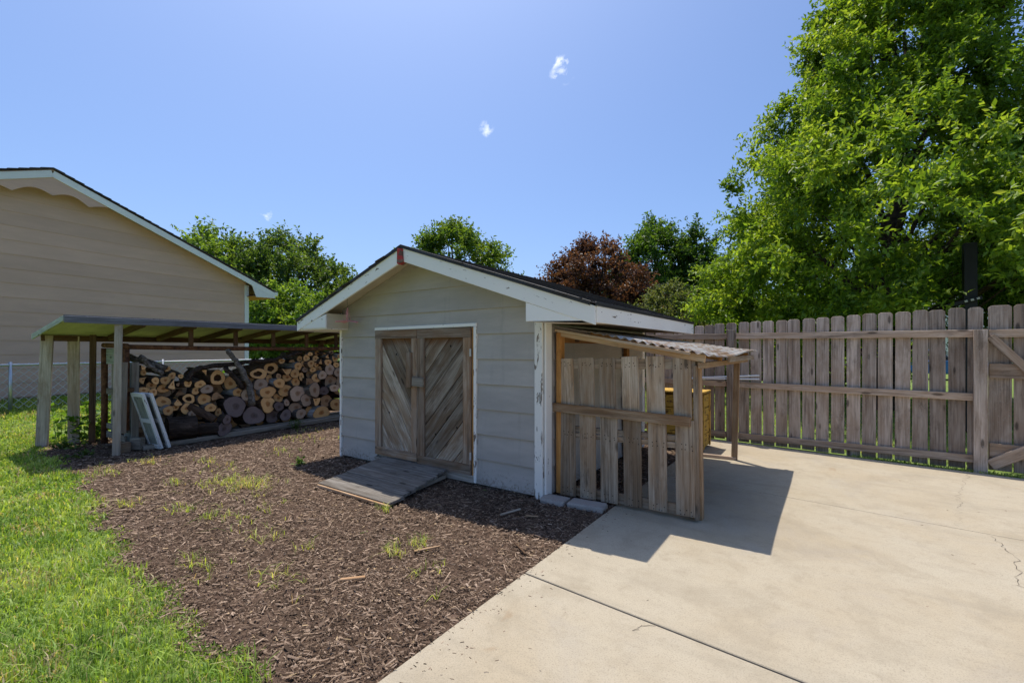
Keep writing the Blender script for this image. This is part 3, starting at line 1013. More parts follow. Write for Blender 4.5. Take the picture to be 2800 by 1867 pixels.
# ================================================================== WOOD FENCE AND GATE
FE = Vector((1, -.12, 0)).normalized()
fpos = lambda x, z=0.0, off=0.0: Vector((x, 4.28 - .12 * x, z)) + Vector((.12, 1, 0)).normalized() * off   # off>0: away from the yard
fence = thing('picket_fence', 'tall brown weathered dog-eared picket fence behind the patio', 'fence', fpos(1.5))


def picket(x, w, z0, z1, parent, mat, tilt=0.0, ear=.026):
    w2 = w / 2
    H = z1 - z0
    pts = [(0, -w2), (H - ear * .85, -w2), (H, -w2 + ear), (H, w2 - ear), (H - ear * .85, w2), (0, w2)]
    mw_ = frame(fpos(x, z0, .02), (tilt, 0, 1), (1, -.12, 0))
    return prism('picket', pts, -.009, .009, mat, parent, mw_, .003)


px_ = [.579 - .168 * k for k in range(34, 0, -1)] + [.579, .748, .91, 1.081, 1.263, 1.438, 1.608, 1.776, 1.941, 2.109, 2.276, 2.455, 2.627, 2.792, 2.96, 3.131, 3.298, 3.467, 3.632, 3.785]
for x in px_:
    if x < -3.2: continue                 # wholly behind the shed
    zt = 1.815 + .0335 * max(x, 0) + random.uniform(-.008, .008)
    picket(x, .150 if x < 3.7 else .13, random.uniform(-.02, .008), zt, fence, MT['fence'], random.uniform(-.006, .006))
for (za, zb, w) in ((1.652, 1.625, .09), (.895, .868, .088), (.062, .135, .09)):
    segs = [(-3.28, -1.36), (-1.24, 1.03), (1.16, 3.77)]
    for xa, xb in segs:
        f = lambda x: za + (zb - za) * (max(x, 0) / 3.8)
        board('rail', fpos(xa, f(xa), -.022), fpos(xb, f(xb), -.022), w, .04, up, MT['fence_rail'], fence)
for x, zt in ((1.095, 1.745), (-1.30, 1.72)):
    board('post', fpos(x, -.02, -.05), fpos(x, zt, -.05), .095, .09, (1, -.12, 0), MT['fence'], fence)
board('post', fpos(3.825, -.03, -.06), fpos(3.825, 1.668, -.06), .115, .10, (1, -.12, 0), MT['fence'], fence)

gate = thing('fence_gate', 'wooden gate with diagonal braces at the right end of the fence', 'gate', fpos(4.6))
for x, w in ((3.99, .19), (4.185, .175), (4.375, .18), (4.565, .18), (4.755, .18), (4.945, .18)):
    picket(x, w, .02, 1.945 + random.uniform(-.006, .006), gate, MT['fence'])
board('rail', fpos(3.90, 1.62, -.022), fpos(5.05, 1.62, -.022), .09, .038, up, MT['fence_rail'], gate)
board('rail', fpos(3.90, 1.185, -.022), fpos(5.05, 1.185, -.022), .17, .038, up, MT['fence_rail'], gate)
board('rail', fpos(3.90, .26, -.022), fpos(5.05, .26, -.022), .16, .038, up, MT['fence_rail'], gate)
board('brace', fpos(3.905, 1.585, -.062), fpos(4.62, .64, -.062), .085, .038, up, MT['fence_rail'], gate)
board('brace', fpos(3.905, .09, -.062), fpos(4.62, .60, -.062), .12, .038, up, MT['fence_rail'], gate)

pv = thing('plastic_pipes', 'bundle of white plastic pipes resting on the middle fence rail', 'pipe', fpos(.8, .94, -.07))
for a_, b_, dz in ((.25, 1.50, 1.04), (.20, 1.50, .985)):
    tube('pipe', [fpos(a_, .945, -.07), fpos(b_, dz, -.07)], .012, MT['pvc'], pv, 8)

# ================================================================== WOODSHED
ws = thing('woodshed', 'open firewood shelter with a low sloping flat roof on posts', 'shelter', (-6.4, 0, 0))
WF, WB = -5.60, -7.30              # front and back edge
WY0, WY1 = -2.24, 3.2
zf, zb_ = 1.862, 1.665
wz = lambda x: zf + (x - WF) * (zb_ - zf) / (WB - WF)
roof_plane('roof_deck', WF, zf - .004, WB, zb_ - .004, WY0, WY1, .018, MT['ply'], ws)
roof_plane('roofing_felt', WF + .012, zf + .012, WB - .012, zb_ + .012, WY0 - .01, WY1, .012, MT['ws_fascia'], ws)
board('front_fascia', (WF + .012, WY0 - .01, zf - .045), (WF + .012, WY1, zf - .045), .085, .024, up, MT['ws_fascia'], ws)
board('end_fascia', (WF, WY0 - .012, wz(WF) - .036), (-6.75, WY0 - .012, wz(-6.75) - .036), .07, .022, up, MT['mint_wood'], ws)
board('end_fascia', (-6.755, WY0 - .014, wz(-6.75) - .04), (WB - .02, WY0 - .014, wz(WB) - .04), .075, .022, up, MT['mint_wood'], ws)
board('back_beam', (WB + .12, WY0 + .05, wz(WB + .12) - .075), (WB + .12, WY1, wz(WB + .12) - .075), .09, .04, up, MT['dark_wood'], ws)
for y in (-1.42, -.78, -.12, .52, 1.16, 1.80, 2.45):
    board('rafter', (WF - .03, y, wz(WF) - .065), (WB + .15, y, wz(WB + .15) - .065), .085, .04, up, MT['dark_wood'], ws)
    if y > -1:
        board('hanger_block', (-5.92, y + .045, 1.49), (-5.92, y + .045, wz(-5.9) - .03), .06, .04, (0, 1, 0), MT['dark_wood'], ws)
board('post', (-7.24, -2.17, -.02), (-7.18, -2.12, wz(-7.2) - .03), .135, .06, (.35, 1, 0), MT['fence'], ws)
board('post', (-7.20, -1.83, -.02), (-7.20, -1.83, wz(-7.2) - .04), .135, .05, (.35, 1, 0), MT['fence_rail'], ws)
board('post', (-6.98, -1.67, -.02), (-6.96, -1.66, wz(-7.0) - .04), .075, .06, (.35, 1, 0), MT['dark_wood'], ws)
board('post', (-5.62, -1.73, -.02), (-5.63, -1.70, wz(-5.63) - .02), .085, .065, (.3, 1, 0), MT['cream_wood'], ws)
board('post', (-7.15, 2.3, -.02), (-7.15, 2.3, wz(-7.15) - .04), .09, .09, (0, 1, 0), MT['dark_wood'], ws)
board('post', (-5.66, 2.9, -.02), (-5.66, 2.9, wz(-5.66) - .02), .09, .09, (0, 1, 0), MT['dark_wood'], ws)

rack = thing('pipe_rack', 'rusty steel pipe frame holding in the firewood', 'rack', (-6.4, 0, 0))
PR = .042
tube('pipe_post', [(-6.82, -1.56, -.02), (-6.82, -1.56, 1.455)], PR, MT['rust'], rack, 10)
tube('pipe_post', [(-5.93, -1.54, .28), (-5.93, -1.54, 1.45)], PR, MT['rust'], rack, 10)
tube('pipe_rail', [(-6.84, -1.56, 1.50), (-5.90, -1.54, 1.485)], PR * .9, MT['rust'], rack, 10)
tube('pipe_rail', [(-5.90, -1.56, 1.472), (-5.90, -.5, 1.452), (-5.90, .6, 1.447), (-5.90, 1.8, 1.455), (-5.90, 2.6, 1.465)], .036, MT['rust'], rack, 10)
tube('pipe_post', [(-5.93, 2.25, .0), (-5.93, 2.25, 1.45)], PR, MT['rust'], rack, 10)

# end stop of old frames and pallet wood between the pipes
es = thing('pallet_end_stop', 'old washed-out wooden frame standing upright at the end of the firewood', 'frame', (-6.2, -1.5, 0))
board('upright', (-5.78, -1.63, .26), (-5.78, -1.61, 1.255), .10, .03, (.3, 1, 0), MT['cream_wood'], es)
board('upright', (-5.86, -1.46, .02), (-5.86, -1.45, 1.25), .085, .04, (.3, 1, 0), MT['grey_wood'], es)
board('upright', (-6.02, -1.50, .02), (-6.02, -1.49, 1.24), .08, .03, (.3, 1, 0), MT['mint_wood'], es)
board('upright', (-6.42, -1.50, .10), (-6.42, -1.49, 1.30), .11, .03, (1, 0, 0), MT['mint_wood'], es)
board('upright', (-6.66, -1.50, .10), (-6.66, -1.49, 1.25), .09, .03, (1, 0, 0), MT['grey_wood'], es)
for z, w in ((.14, .09), (.27, .07), (.80, .09), (1.28, .13), (1.40, .10)):
    board('crosspiece', (-6.80, -1.535, z), (-5.98, -1.53, z + .005), w, .03, up, MT['grey_wood'] if z < 1.2 else MT['mint_wood'], es)
board('crosspiece', (-5.95, -1.58, .87), (-5.80, -1.50, .86), .06, .05, up, MT['dark_wood'], es)
board('foot_block', (-5.74, -1.66, .03), (-5.74, -1.55, .03), .22, .09, up, MT['pallet'], es)
board('foot_block', (-5.80, -1.50, .10), (-5.68, -1.42, .10), .16, .09, up, MT['grey_wood'], es)

def old_frame(name, label, base, topoff, w, dep, parts_mat):
    t = thing(name, label, 'frame', base)
    b = Vector(base); tp = b + Vector(topoff)
    side = Vector(dep)
    ux = (tp - b)
    for s in (-.5, .5):
        board('stile', b + side * s, tp + side * s, .05, .035, side, parts_mat, t)
    for k in (0.03, .5, .97):
        board('rail', b + ux * k - side * .46, b + ux * k + side * .46, .06, .03, ux, parts_mat, t)
    n = ux.cross(side).normalized()
    board('panel', b + ux * .04 , b + ux * .96, side.length * .94, .014, side, MT['mint_wood'], t)
    return t


old_frame('old_window_frame', 'peeling white window frame leaning on the firewood, left of the pair', (-5.66, -1.27, .02), (-.03, -.21, .80), .5, (.30, .03, 0), MT['old_white'])
old_frame('old_window_frame', 'peeling white window frame leaning on the firewood, right of the pair', (-5.66, -1.175, .02), (-.03, -.21, .79), .5, (.30, .03, 0), MT['old_white'])

skid = thing('log_skid', 'long grey timber skids on the ground under the firewood stack', 'timber', (-5.9, .4, 0))
board('timber', (-5.70, -1.42, .035), (-5.80, 2.35, .06), .07, .10, up, MT['grey_wood'], skid)
board('timber', (-5.86, -.6, .06), (-5.92, 2.35, .075), .06, .08, up, MT['grey_wood'], skid)
board('timber', (-6.35, -1.4, .04), (-6.35, 2.35, .05), .08, .10, up, MT['grey_wood'], skid)

# ================================================================== FIREWOOD
LOGS = [
    (-5.87, -1.365, 1.184, 0.032, 0.037, 't'), (-5.95, -1.333, 1.097, 0.036, 0.04, 't'), (-6.03, -1.015, 1.136, 0.042, 0.04, 't'), (-5.91, -1.331, 1.004, 0.066, 0.067, 'd'), (-5.99, -1.221, 0.897, 0.065, 0.062, 't'),
    (-5.87, -1.356, 0.84, 0.063, 0.047, 't'), (-5.95, -1.214, 0.798, 0.05, 0.052, 't'), (-6.03, -1.062, 0.838, 0.07, 0.063, 't'), (-5.91, -1.075, 0.967, 0.06, 0.058, 't'), (-5.99, -0.965, 1.025, 0.045, 0.054, 't'),
    (-5.87, -0.989, 0.907, 0.065, 0.063, 't'), (-5.95, -0.861, 1.018, 0.035, 0.031, 't'), (-6.03, -1.068, 0.638, 0.098, 0.073, 't'), (-5.91, -0.912, 0.66, 0.073, 0.074, 't'), (-5.99, -0.736, 0.655, 0.076, 0.07, 'h'),
    (-5.87, -1.051, 0.512, 0.065, 0.062, 't'), (-5.95, -0.788, 0.51, 0.07, 0.079, 't'), (-6.03, -0.629, 0.508, 0.043, 0.047, 't'), (-5.91, -0.781, 0.901, 0.054, 0.046, 't'), (-5.99, -0.644, 0.771, 0.051, 0.051, 't'),
    (-5.87, -0.559, 1.056, 0.052, 0.047, 't'), (-5.95, -0.594, 0.876, 0.068, 0.062, 't'), (-6.03, -0.84, 0.787, 0.082, 0.06, 'd'), (-5.91, -0.514, 0.791, 0.084, 0.062, 'd'), (-5.99, -0.522, 0.631, 0.09, 0.082, 't'),
    (-5.87, -0.477, 0.494, 0.074, 0.064, 't'), (-5.95, -0.338, 0.969, 0.113, 0.103, 'h'), (-6.03, -0.103, 0.865, 0.088, 0.109, 't'), (-5.91, -0.033, 0.71, 0.081, 0.072, 't'), (-5.99, -0.284, 0.641, 0.113, 0.084, 'd'),
    (-5.87, -0.109, 0.478, 0.156, 0.154, 'g'), (-5.95, -0.329, 0.397, 0.048, 0.058, 't'), (-6.03, -0.19, 0.351, 0.064, 0.07, 'g'), (-5.91, -0.721, 0.408, 0.056, 0.055, 'd'), (-5.99, -0.915, 0.538, 0.05, 0.043, 'd'),
    (-5.87, -1.211, 0.972, 0.044, 0.048, 'd'), (-5.95, -0.88, 0.908, 0.037, 0.04, 'd'), (-6.03, 0.212, 0.927, 0.069, 0.068, 't'), (-5.91, 0.302, 1.007, 0.12, 0.089, 'h'), (-5.99, 0.562, 1.094, 0.12, 0.097, 'h'),
    (-5.87, 0.751, 1.068, 0.103, 0.084, 't'), (-5.95, 1.054, 1.116, 0.082, 0.066, 't'), (-6.03, 0.566, 0.908, 0.074, 0.084, 't'), (-5.91, 0.334, 0.823, 0.108, 0.094, 'p'), (-5.99, 0.862, 0.917, 0.079, 0.072, 't'),
    (-5.87, 0.649, 0.823, 0.098, 0.08, 't'), (-5.95, 0.991, 0.981, 0.087, 0.075, 't'), (-6.03, 1.055, 0.822, 0.082, 0.079, 't'), (-5.91, 0.462, 0.672, 0.133, 0.099, 'd'), (-5.99, 0.835, 0.664, 0.12, 0.103, 'd'),
    (-5.87, 1.192, 0.776, 0.117, 0.097, 'd'), (-5.95, 1.036, 0.603, 0.142, 0.139, 'p'), (-6.03, 0.718, 0.544, 0.089, 0.071, 'd'), (-5.91, 0.462, 0.455, 0.127, 0.131, 't'), (-5.99, 0.853, 0.44, 0.053, 0.06, 'd'),
    (-5.87, 0.64, 0.401, 0.084, 0.077, 'g'), (-5.95, 1.222, 0.457, 0.113, 0.106, 'p'), (-6.03, 1.046, 0.322, 0.117, 0.096, 'p'), (-5.91, 0.216, 0.282, 0.184, 0.136, 'g'), (-5.99, 0.587, 0.231, 0.125, 0.114, 'g'),
    (-5.87, 0.768, 0.228, 0.095, 0.093, 'g'), (-5.95, 1.11, 0.207, 0.102, 0.088, 'd'), (-6.03, 1.347, 0.21, 0.097, 0.099, 'd'), (-5.91, 1.517, 0.182, 0.17, 0.127, 'd'), (-5.99, 1.67, 0.399, 0.138, 0.102, 'd'),
    (-5.87, 1.345, 0.651, 0.122, 0.129, 'p'), (-5.95, 1.593, 0.61, 0.085, 0.083, 'g'), (-6.03, 1.357, 0.94, 0.093, 0.076, 'd'), (-5.91, 1.395, 0.875, 0.079, 0.077, 't'), (-5.99, 1.143, 0.915, 0.052, 0.071, 'd'),
    (-5.87, 1.511, 0.929, 0.084, 0.08, 'p'), (-5.95, 1.726, 1.031, 0.1, 0.102, 'p'), (-6.03, 1.79, 0.789, 0.122, 0.122, 'p'), (-5.91, 1.889, 0.966, 0.075, 0.094, 'p'), (-5.99, 1.208, 1.161, 0.066, 0.064, 't'),
    (-5.87, 1.268, 1.161, 0.068, 0.064, 't'), (-5.95, 1.222, 1.268, 0.06, 0.057, 't'), (-6.03, 1.138, 1.25, 0.055, 0.057, 't'), (-5.91, 0.713, 1.22, 0.057, 0.042, 't'), (-5.99, 1.439, 1.255, 0.059, 0.058, 't'),
    (-5.87, 1.482, 1.21, 0.064, 0.06, 't'), (-5.95, 1.428, 1.136, 0.047, 0.043, 't'), (-6.03, 1.645, 1.325, 0.045, 0.041, 't'), (-5.91, 1.663, 1.307, 0.051, 0.046, 't'), (-5.99, 1.869, 1.248, 0.06, 0.064, 't'),
    (-5.87, 1.882, 1.296, 0.042, 0.041, 't'), (-5.95, 1.873, 1.12, 0.06, 0.053, 't'), (-6.03, 1.524, 1.051, 0.068, 0.055, 't'), (-5.91, 1.331, 1.046, 0.054, 0.05, 't'), (-5.99, 1.218, 1.045, 0.057, 0.046, 'd'),
    (-5.87, 1.354, 0.453, 0.097, 0.098, 'd'), (-5.95, 1.685, 1.177, 0.074, 0.063, 'd'), (-6.03, 1.971, 0.483, 0.087, 0.095, 'd'), (-5.91, 1.804, 0.653, 0.096, 0.071, 'd'), (-5.99, 0.302, 0.639, 0.087, 0.089, 'd'),
    (-5.87, 0.632, 0.952, 0.047, 0.042, 'd'), (-5.95, 1.758, 1.381, 0.05, 0.037, 'd'), (-6.03, 1.494, 1.363, 0.051, 0.04, 'd'), (-5.91, 1.273, 1.347, 0.045, 0.036, 'd'), (-5.99, 0.978, 1.193, 0.066, 0.049, 'd'),
    (-5.87, 0.075, 0.648, 0.076, 0.087, 'd'), (-5.95, 1.873, 0.307, 0.128, 0.113, 'd'), (-6.03, 2.059, 0.764, 0.132, 0.115, 'p'), (-5.91, 1.975, 1.133, 0.074, 0.064, 't'),
]

BARKS = {'t': ['bark_grey', 'bark_brown', 'bark_birch', 'bark_grey'], 'p': ['bark_brown', 'bark_grey'], 'g': ['bark_dark'], 'd': ['bark_dark', 'bark_brown'], 'h': ['bark_grey', 'bark_brown']}
ENDN = {'t': 'fresh tan', 'p': 'pale brown', 'g': 'old grey-purple', 'd': 'dark brown', 'h': 'hollow tan'}


def log_obj(x, y, z, ry, rz, kind, label, group, length=None, yaw=None, pitch=None, shape=None):
    t = thing('firewood_log', label, 'log', (x, y, z), group)
    L = length or random.uniform(.70, .95)
    yaw = random.gauss(0, .09) if yaw is None else yaw
    pitch = random.gauss(0, .05) if pitch is None else pitch
    # local +X is the direction of the cut end, the log runs back along -X
    mw_ = Matrix.Translation((x, y, z)) @ Matrix.Rotation(yaw, 4, 'Z') @ Matrix.Rotation(pitch, 4, 'Y')
    n = 18
    ph = [random.uniform(0, 6.28) for _ in range(3)]
    am = (.075, .055, .035)
    prof = [1 + am[0] * math.cos(2 * a + ph[0]) + am[1] * math.cos(3 * a + ph[1]) + am[2] * math.cos(5 * a + ph[2]) for a in (2 * math.pi * i / n for i in range(n))]
    ring = [(math.cos(2 * math.pi * i / n) * ry * prof[i], math.sin(2 * math.pi * i / n) * rz * prof[i]) for i in range(n)]
    if shape == 'split':
        a_ = random.uniform(0, 6.28); cut_ = random.uniform(-.15, .25); b_ = a_ + random.uniform(1.7, 2.6)
        for ang, lim in ((a_, cut_), (b_, random.uniform(.0, .45))):
            ny_, nz2 = math.cos(ang), math.sin(ang)
            ring = [(u - ny_ * ry * max(0, (u * ny_ / ry + v * nz2 / rz) - lim), v - nz2 * rz * max(0, (u * ny_ / ry + v * nz2 / rz) - lim)) for u, v in ring]
    V, Fc = [], []
    cuts = [0, -.01, -.12 * L / .4, -.25 * L / .4, -L]
    for ci, cx in enumerate(cuts):
        s = .985 if ci == 0 else 1 + random.uniform(-.03, .03)
        oy, oz = random.gauss(0, .004), random.gauss(0, .004)
        if ci < 2: oy = oz = 0
        for u, v in ring: V.append((cx, u * s + oy, v * s + oz))
    m = len(cuts)
    for i in range(m - 1):
        for k in range(n):
            k2 = (k + 1) % n
            Fc.append((i * n + k, i * n + k2, (i + 1) * n + k2, (i + 1) * n + k))
    Fc.append(tuple((m - 1) * n + k for k in range(n))[::-1])
    bark = raw('bark', V, Fc, MT[random.choice(BARKS[kind])], t, mw_, True)
    # cut face: centre + two rings, radius fraction stored for the growth rings
    hollow = kind == 'h'
    V, Fc, rr = [], [], []
    oc_ = (random.gauss(0, .1) * ry, random.gauss(0, .1) * rz)
    fr = [.5, .995] if hollow else [.0, .5, .995]
    for f in fr:
        for u, v in ring:
            sq = 1 if not hollow or f > .9 else random.uniform(.85, 1.1)
            V.append((.0015 + random.gauss(0, .001), oc_[0] * (1 - f) + u * f * sq, oc_[1] * (1 - f) + v * f * sq)); rr.append(f)
    for i in range(len(fr) - 1):
        for k in range(n):
            k2 = (k + 1) % n
            Fc.append((i * n + k, (i + 1) * n + k, (i + 1) * n + k2, i * n + k2))
    ce = raw('cut_end', V, Fc, MT['cut_t' if hollow else 'cut_' + kind], t, mw_)
    at = ce.data.attributes.new('rr', 'FLOAT', 'POINT')
    at.data.foreach_set('value', rr)
    if hollow:
        V = [(v[0] - .002, v[1], v[2]) for v in V[:n]]
        V2 = [(v[0] - .05, v[1] * .8, v[2] * .8) for v in V]
        Fc = [(k, (k + 1) % n, n + (k + 1) % n, n + k) for k in range(n)] + [tuple(n + k for k in range(n))]
        raw('rotten_core', V + V2, Fc, MT['cut_d'], t, mw_)
    return t


SPECIAL = {30: 'big grey-purple round log low in the middle of the stack', 58: 'widest grey-purple log lying low right of the leaning limb',
           26: 'large hollow tan log below the long bent branch', 38: 'dark hollow log at the top just right of the leaning limb', 39: 'large hollow tan log high in the stack beside the metal rail',
           53: 'large bright tan round log low right of the leaning limb', 51: 'large pale brown round log in the middle right of the stack',
           14: 'hollow tan log in the lower left of the stack', 12: 'wide teardrop tan log just right of the white window frames', 63: 'big dark gnarled log at the bottom right of the stack', 59: 'grey round log resting on the skid beside the widest one'}
LOGS = [(a, b, c, d, e, ('t' if (q * 5) % 7 < 3 else ('p' if (q * 5) % 7 < 5 else 'd')) if f == 'd' else f) for q, (a, b, c, d, e, f) in enumerate(LOGS)]
ORD = ['leftmost', 'second from left', 'third from left', 'fourth from left', 'fifth from left', 'sixth from left', 'seventh from left', 'eighth from left', 'ninth from left', 'tenth from left']
plan, fam = [], {}
for i, (x, y, z, ry, rz, kd) in enumerate(LOGS):
    band = 'left' if y < -.35 else ('middle' if y < .75 else 'right')
    lev = 'top' if z > 1.0 else ('upper' if z > .7 else 'lower')
    size = 'thin' if max(ry, rz) < .06 else ('medium' if max(ry, rz) < .09 else 'thick')
    if i not in SPECIAL:
        fam.setdefault((size, kd, lev, band), []).append((y, i))
NAMES = dict(SPECIAL)
for (size, kd, lev, band), lst in fam.items():
    lst.sort()
    for q, (y, i) in enumerate(lst):
        b_ = f'{size} {ENDN[kd]}-ended log, {lev} {band} of the firewood stack'
        NAMES[i] = b_ if len(lst) == 1 else f'{b_}, {ORD[q]}'
for i, (x, y, z, ry, rz, kd) in enumerate(LOGS):
    sp = kd in 'dt' and i not in SPECIAL and (i * 7) % 10 < (5 if kd == 'd' else 2)
    g_ = 1.24 if sp else 1.12
    log_obj(x, y, z, ry * g_, rz * g_, kd, NAMES[i], 'stacked firewood logs', shape='split' if sp else None)
# log ends set deeper, showing in the gaps of the front row
for k in range(52):
    y = -1.28 + (k % 13) * .25 + random.uniform(-.04, .04)
    z = .16 + (k // 13) * .21 + random.uniform(-.03, .03)
    if z > .62 and y < .2 and z > .95: continue
    log_obj(-6.20, y, z, .115, .108, random.choice('tpd'), 'log end in a gap behind the front firewood, ' + ('bottom', 'second', 'third', 'top')[k // 13] + ' row, ' + (ORD + ['eleventh from left', 'twelfth from left', 'rightmost'])[k % 13], 'firewood deep in the gaps', .5)
# big logs lying lengthwise in front
log_obj(-5.74, -.74, .235, .19, .19, 'd', 'huge split brown log lying lengthwise beside the white window frames', None, .36, math.radians(80), 0.0)
log_obj(-5.72, -.44, .185, .10, .10, 'g', 'black-barked log lying lengthwise in front of the stack', None, .30, math.radians(78), 0.0)
log_obj(-5.66, -.36, .16, .13, .11, 'g', 'grey-purple lobed log end on the skid beside the black-barked log', None, .16, math.radians(15), 0.0)
log_obj(-5.64, -.33, .305, .075, .075, 'g', 'small grey-purple log end perched on the lobed one', None, .14, math.radians(15), 0.0)
log_obj(-5.78, -.45, .31, .065, .06, 'd', 'pale-barked log poking down and out of the stack over the black log', None, .42, math.radians(55), .55)


def limb(pts, r0, r1, label, mat='bark_dark', twigs=0):
    P = [Vector(p) for p in pts]
    Q, R_ = [], []
    n = 5
    for i in range(len(P) - 1):
        for k in range(n):
            Q.append(P[i].lerp(P[i + 1], k / n) + Vector((random.gauss(0, .006), random.gauss(0, .008), random.gauss(0, .008))))
    Q.append(P[-1])
    R_ = [(r0 + (r1 - r0) * i / (len(Q) - 1)) * random.uniform(.88, 1.15) for i in range(len(Q))]
    o = tube('branch', Q, R_, MT[mat], None, 9)
    return tag(o, label, 'branch', 'loose branches on the firewood')


limb([(-5.86, -.824, .949), (-5.86, -.699, 1.116), (-5.86, -.491, 1.161), (-5.86, -.189, 1.175), (-5.86, .104, 1.222), (-5.86, .498, 1.246), (-5.86, .82, 1.317), (-5.88, 1.016, 1.384)], .042, .028, 'long bent dark branch lying along the top of the firewood')
limb([(-5.80, -.282, 1.132), (-5.79, -.126, .942), (-5.78, -.017, .78)], .035, .042, 'short dark branch sloping down under the long bent branch')
limb([(-5.80, -.25, 1.435), (-5.78, -.101, 1.189), (-5.76, .061, .839), (-5.74, .106, .49)], .035, .056, 'rough grey limb leaning down across the firewood', 'bark_grey')
limb([(-5.90, -1.393, 1.334), (-5.90, -1.262, 1.177), (-5.90, -1.104, 1.061)], .038, .03, 'stub of branch at the top left of the firewood', 'bark_grey')
limb([(-6.25, -1.42, 1.32), (-5.98, -1.047, 1.141)], .05, .045, 'thick grey branch sloping at the top left of the firewood', 'bark_grey')
for k in range(12):
    y = .95 + k * .095
    limb([(-6.25, y + random.uniform(-.1, .1), 1.375 + random.uniform(-.02, .02)), (-5.93, y + random.uniform(-.06, .06), 1.36 + random.uniform(-.02, .02))], .024, .02, 'thin stick on the top right of the firewood, ' + (ORD + ['eleventh from left', 'rightmost'])[k], 'bark_brown')

# ================================================================== NEIGHBOUR HOUSE (LEFT)
HN = Vector((.9904, .1383, 0)); HU = Vector((-.1383, .9904, 0))
HO = Vector((-11.832, -1.322, 0))           # foot of the gable peak on the wall plane
house = thing('neighbour_house', 'taupe lap-sided house with white rake trim behind the chain-link fence', 'house', HO + Vector((-4, 0, .43)))
hm = Matrix.Identity(4)
for i in range(3):
    hm[i][0] = HU[i]; hm[i][1] = -HN[i]; hm[i][2] = (0, 0, 1)[i]; hm[i][3] = HO[i]
HS = .392
HPZ = 5.40
hz = lambda s: HPZ - HS * abs(s)
HWR, HWL = 4.52, -4.52
HB = .40
wallp = [(HWL, HB), (HWR, HB), (HWR, hz(HWR) - .12), (0, HPZ - .12), (HWL, hz(HWL) - .12)]
prism('wall_core', wallp, .02, 9.0, MT['house'], house, hm)
for k in range(17):
    z0 = HB + .03 + .30 * k
    st_ = clip_half(clip_half(wallp, 0, -1, -z0), 0, 1, z0 + .312)
    lap(st_, z0, z0 + .312, house, MT['house'], hm, .016, .006)


def hboard(name, s0, z0, s1, z1, w, off, t, mat, uz=(0, 0, 1)):
    board(name, hm @ Vector((s0, off, z0)), hm @ Vector((s1, off, z1)), w, t, uz, mat, house, .003, 0)


def hplane(name, s0, z0, s1, z1, ya, yb, th, mat):
    V = []
    for y in (ya, yb):
        V += [(s0, y, z0), (s1, y, z1), (s1, y, z1 - th), (s0, y, z0 - th)]
    raw(name, V, [(0, 1, 2, 3), (7, 6, 5, 4), (0, 4, 5, 1), (1, 5, 6, 2), (2, 6, 7, 3), (3, 7, 4, 0)], mat, house, hm)


HEV = 5.30
for sg in (-1, 1):
    hplane('roof_deck', 0, HPZ - .045, sg * HEV, hz(HEV) - .045, -.28, 9.3, .03, MT['house'])
    n = 32
    for i in range(n):
        a0, a1 = i * HEV / n, (i + 1) * HEV / n + .03
        hplane('shingle_row', sg * a0, hz(a0) - .012, sg * a1, hz(a1) + .004, -.33 - random.uniform(0, .015), 9.3, .03, MT['shingle'])
    hboard('rake_trim', 0, HPZ - .145, sg * HEV, hz(HEV) - .145, .145, -.30, .03, MT['house_trim'])
# boxed eave return at the right end
ev = [(HWR - .02, hz(HWR) - .2), (HEV, hz(HEV) - .2), (HEV, hz(HEV) - .24), (HWR + .14, hz(HEV) - .26), (HWR + .02, hz(HWR) - .2 - .05)]
prism('eave_return', ev, -.312, -.290, MT['house_trim'], house, hm)
hplane('eave_soffit', HWR + .02, hz(HEV) - .235, HEV, hz(HEV) - .235, -.285, 9.0, .02, MT['orange'])
hboard('corner_trim', HWR + .02, HB, HWR + .02, hz(HWR) - .2, .13, -.022, .02, MT['house_trim'], HU)
hplane('gutter', HEV - .01, hz(HEV) - .04, HEV + .10, hz(HEV) - .04, -.30, 9.2, .11, MT['house_trim'])
# scalloped gable trim hanging in the rake plane
sc = [(-2.3, hz(2.3) - .215), (0, HPZ - .215), (2.3, hz(2.3) - .215)]
low = []
for sc0, sc1, za, zb2 in ((2.3, 1.45, 4.32, 4.62), (1.45, .62, 4.62, 4.70), (.62, 0, 4.70, 4.78), (0, -.62, 4.78, 4.70), (-.62, -1.45, 4.70, 4.62), (-1.45, -2.3, 4.62, 4.32)):
    for q in range(7):
        f = q / 7
        low.append((sc0 + (sc1 - sc0) * f, za + (zb2 - za) * f + .13 * math.sin(math.pi * f) * (1 if abs(sc0 - sc1) > .3 else .5)))
low = [(s_, min(z_, hz(s_) - .216)) for s_, z_ in low]
prism('scalloped_trim', [sc[2]][:0] + [(0, HPZ - .20)] + low[1:], -.300, -.285, MT['house'], house, hm)

# ================================================================== CHAIN LINK FENCE
cl = thing('chain_link_fence', 'low galvanised chain-link fence in front of the taupe house', 'fence', (-10.8, 0, .31))
CP = [Vector((-9.9, -5.2)), Vector((-10.49, -1.895)), Vector((-11.189, 2.114)), Vector((-11.80, 6.2)), Vector((-12.6, 11.5))]


def clp(s):
    for i in range(len(CP) - 1):
        L = (CP[i + 1] - CP[i]).length
        if s <= L or i == len(CP) - 2:
            return CP[i].lerp(CP[i + 1], s / L)
        s -= L


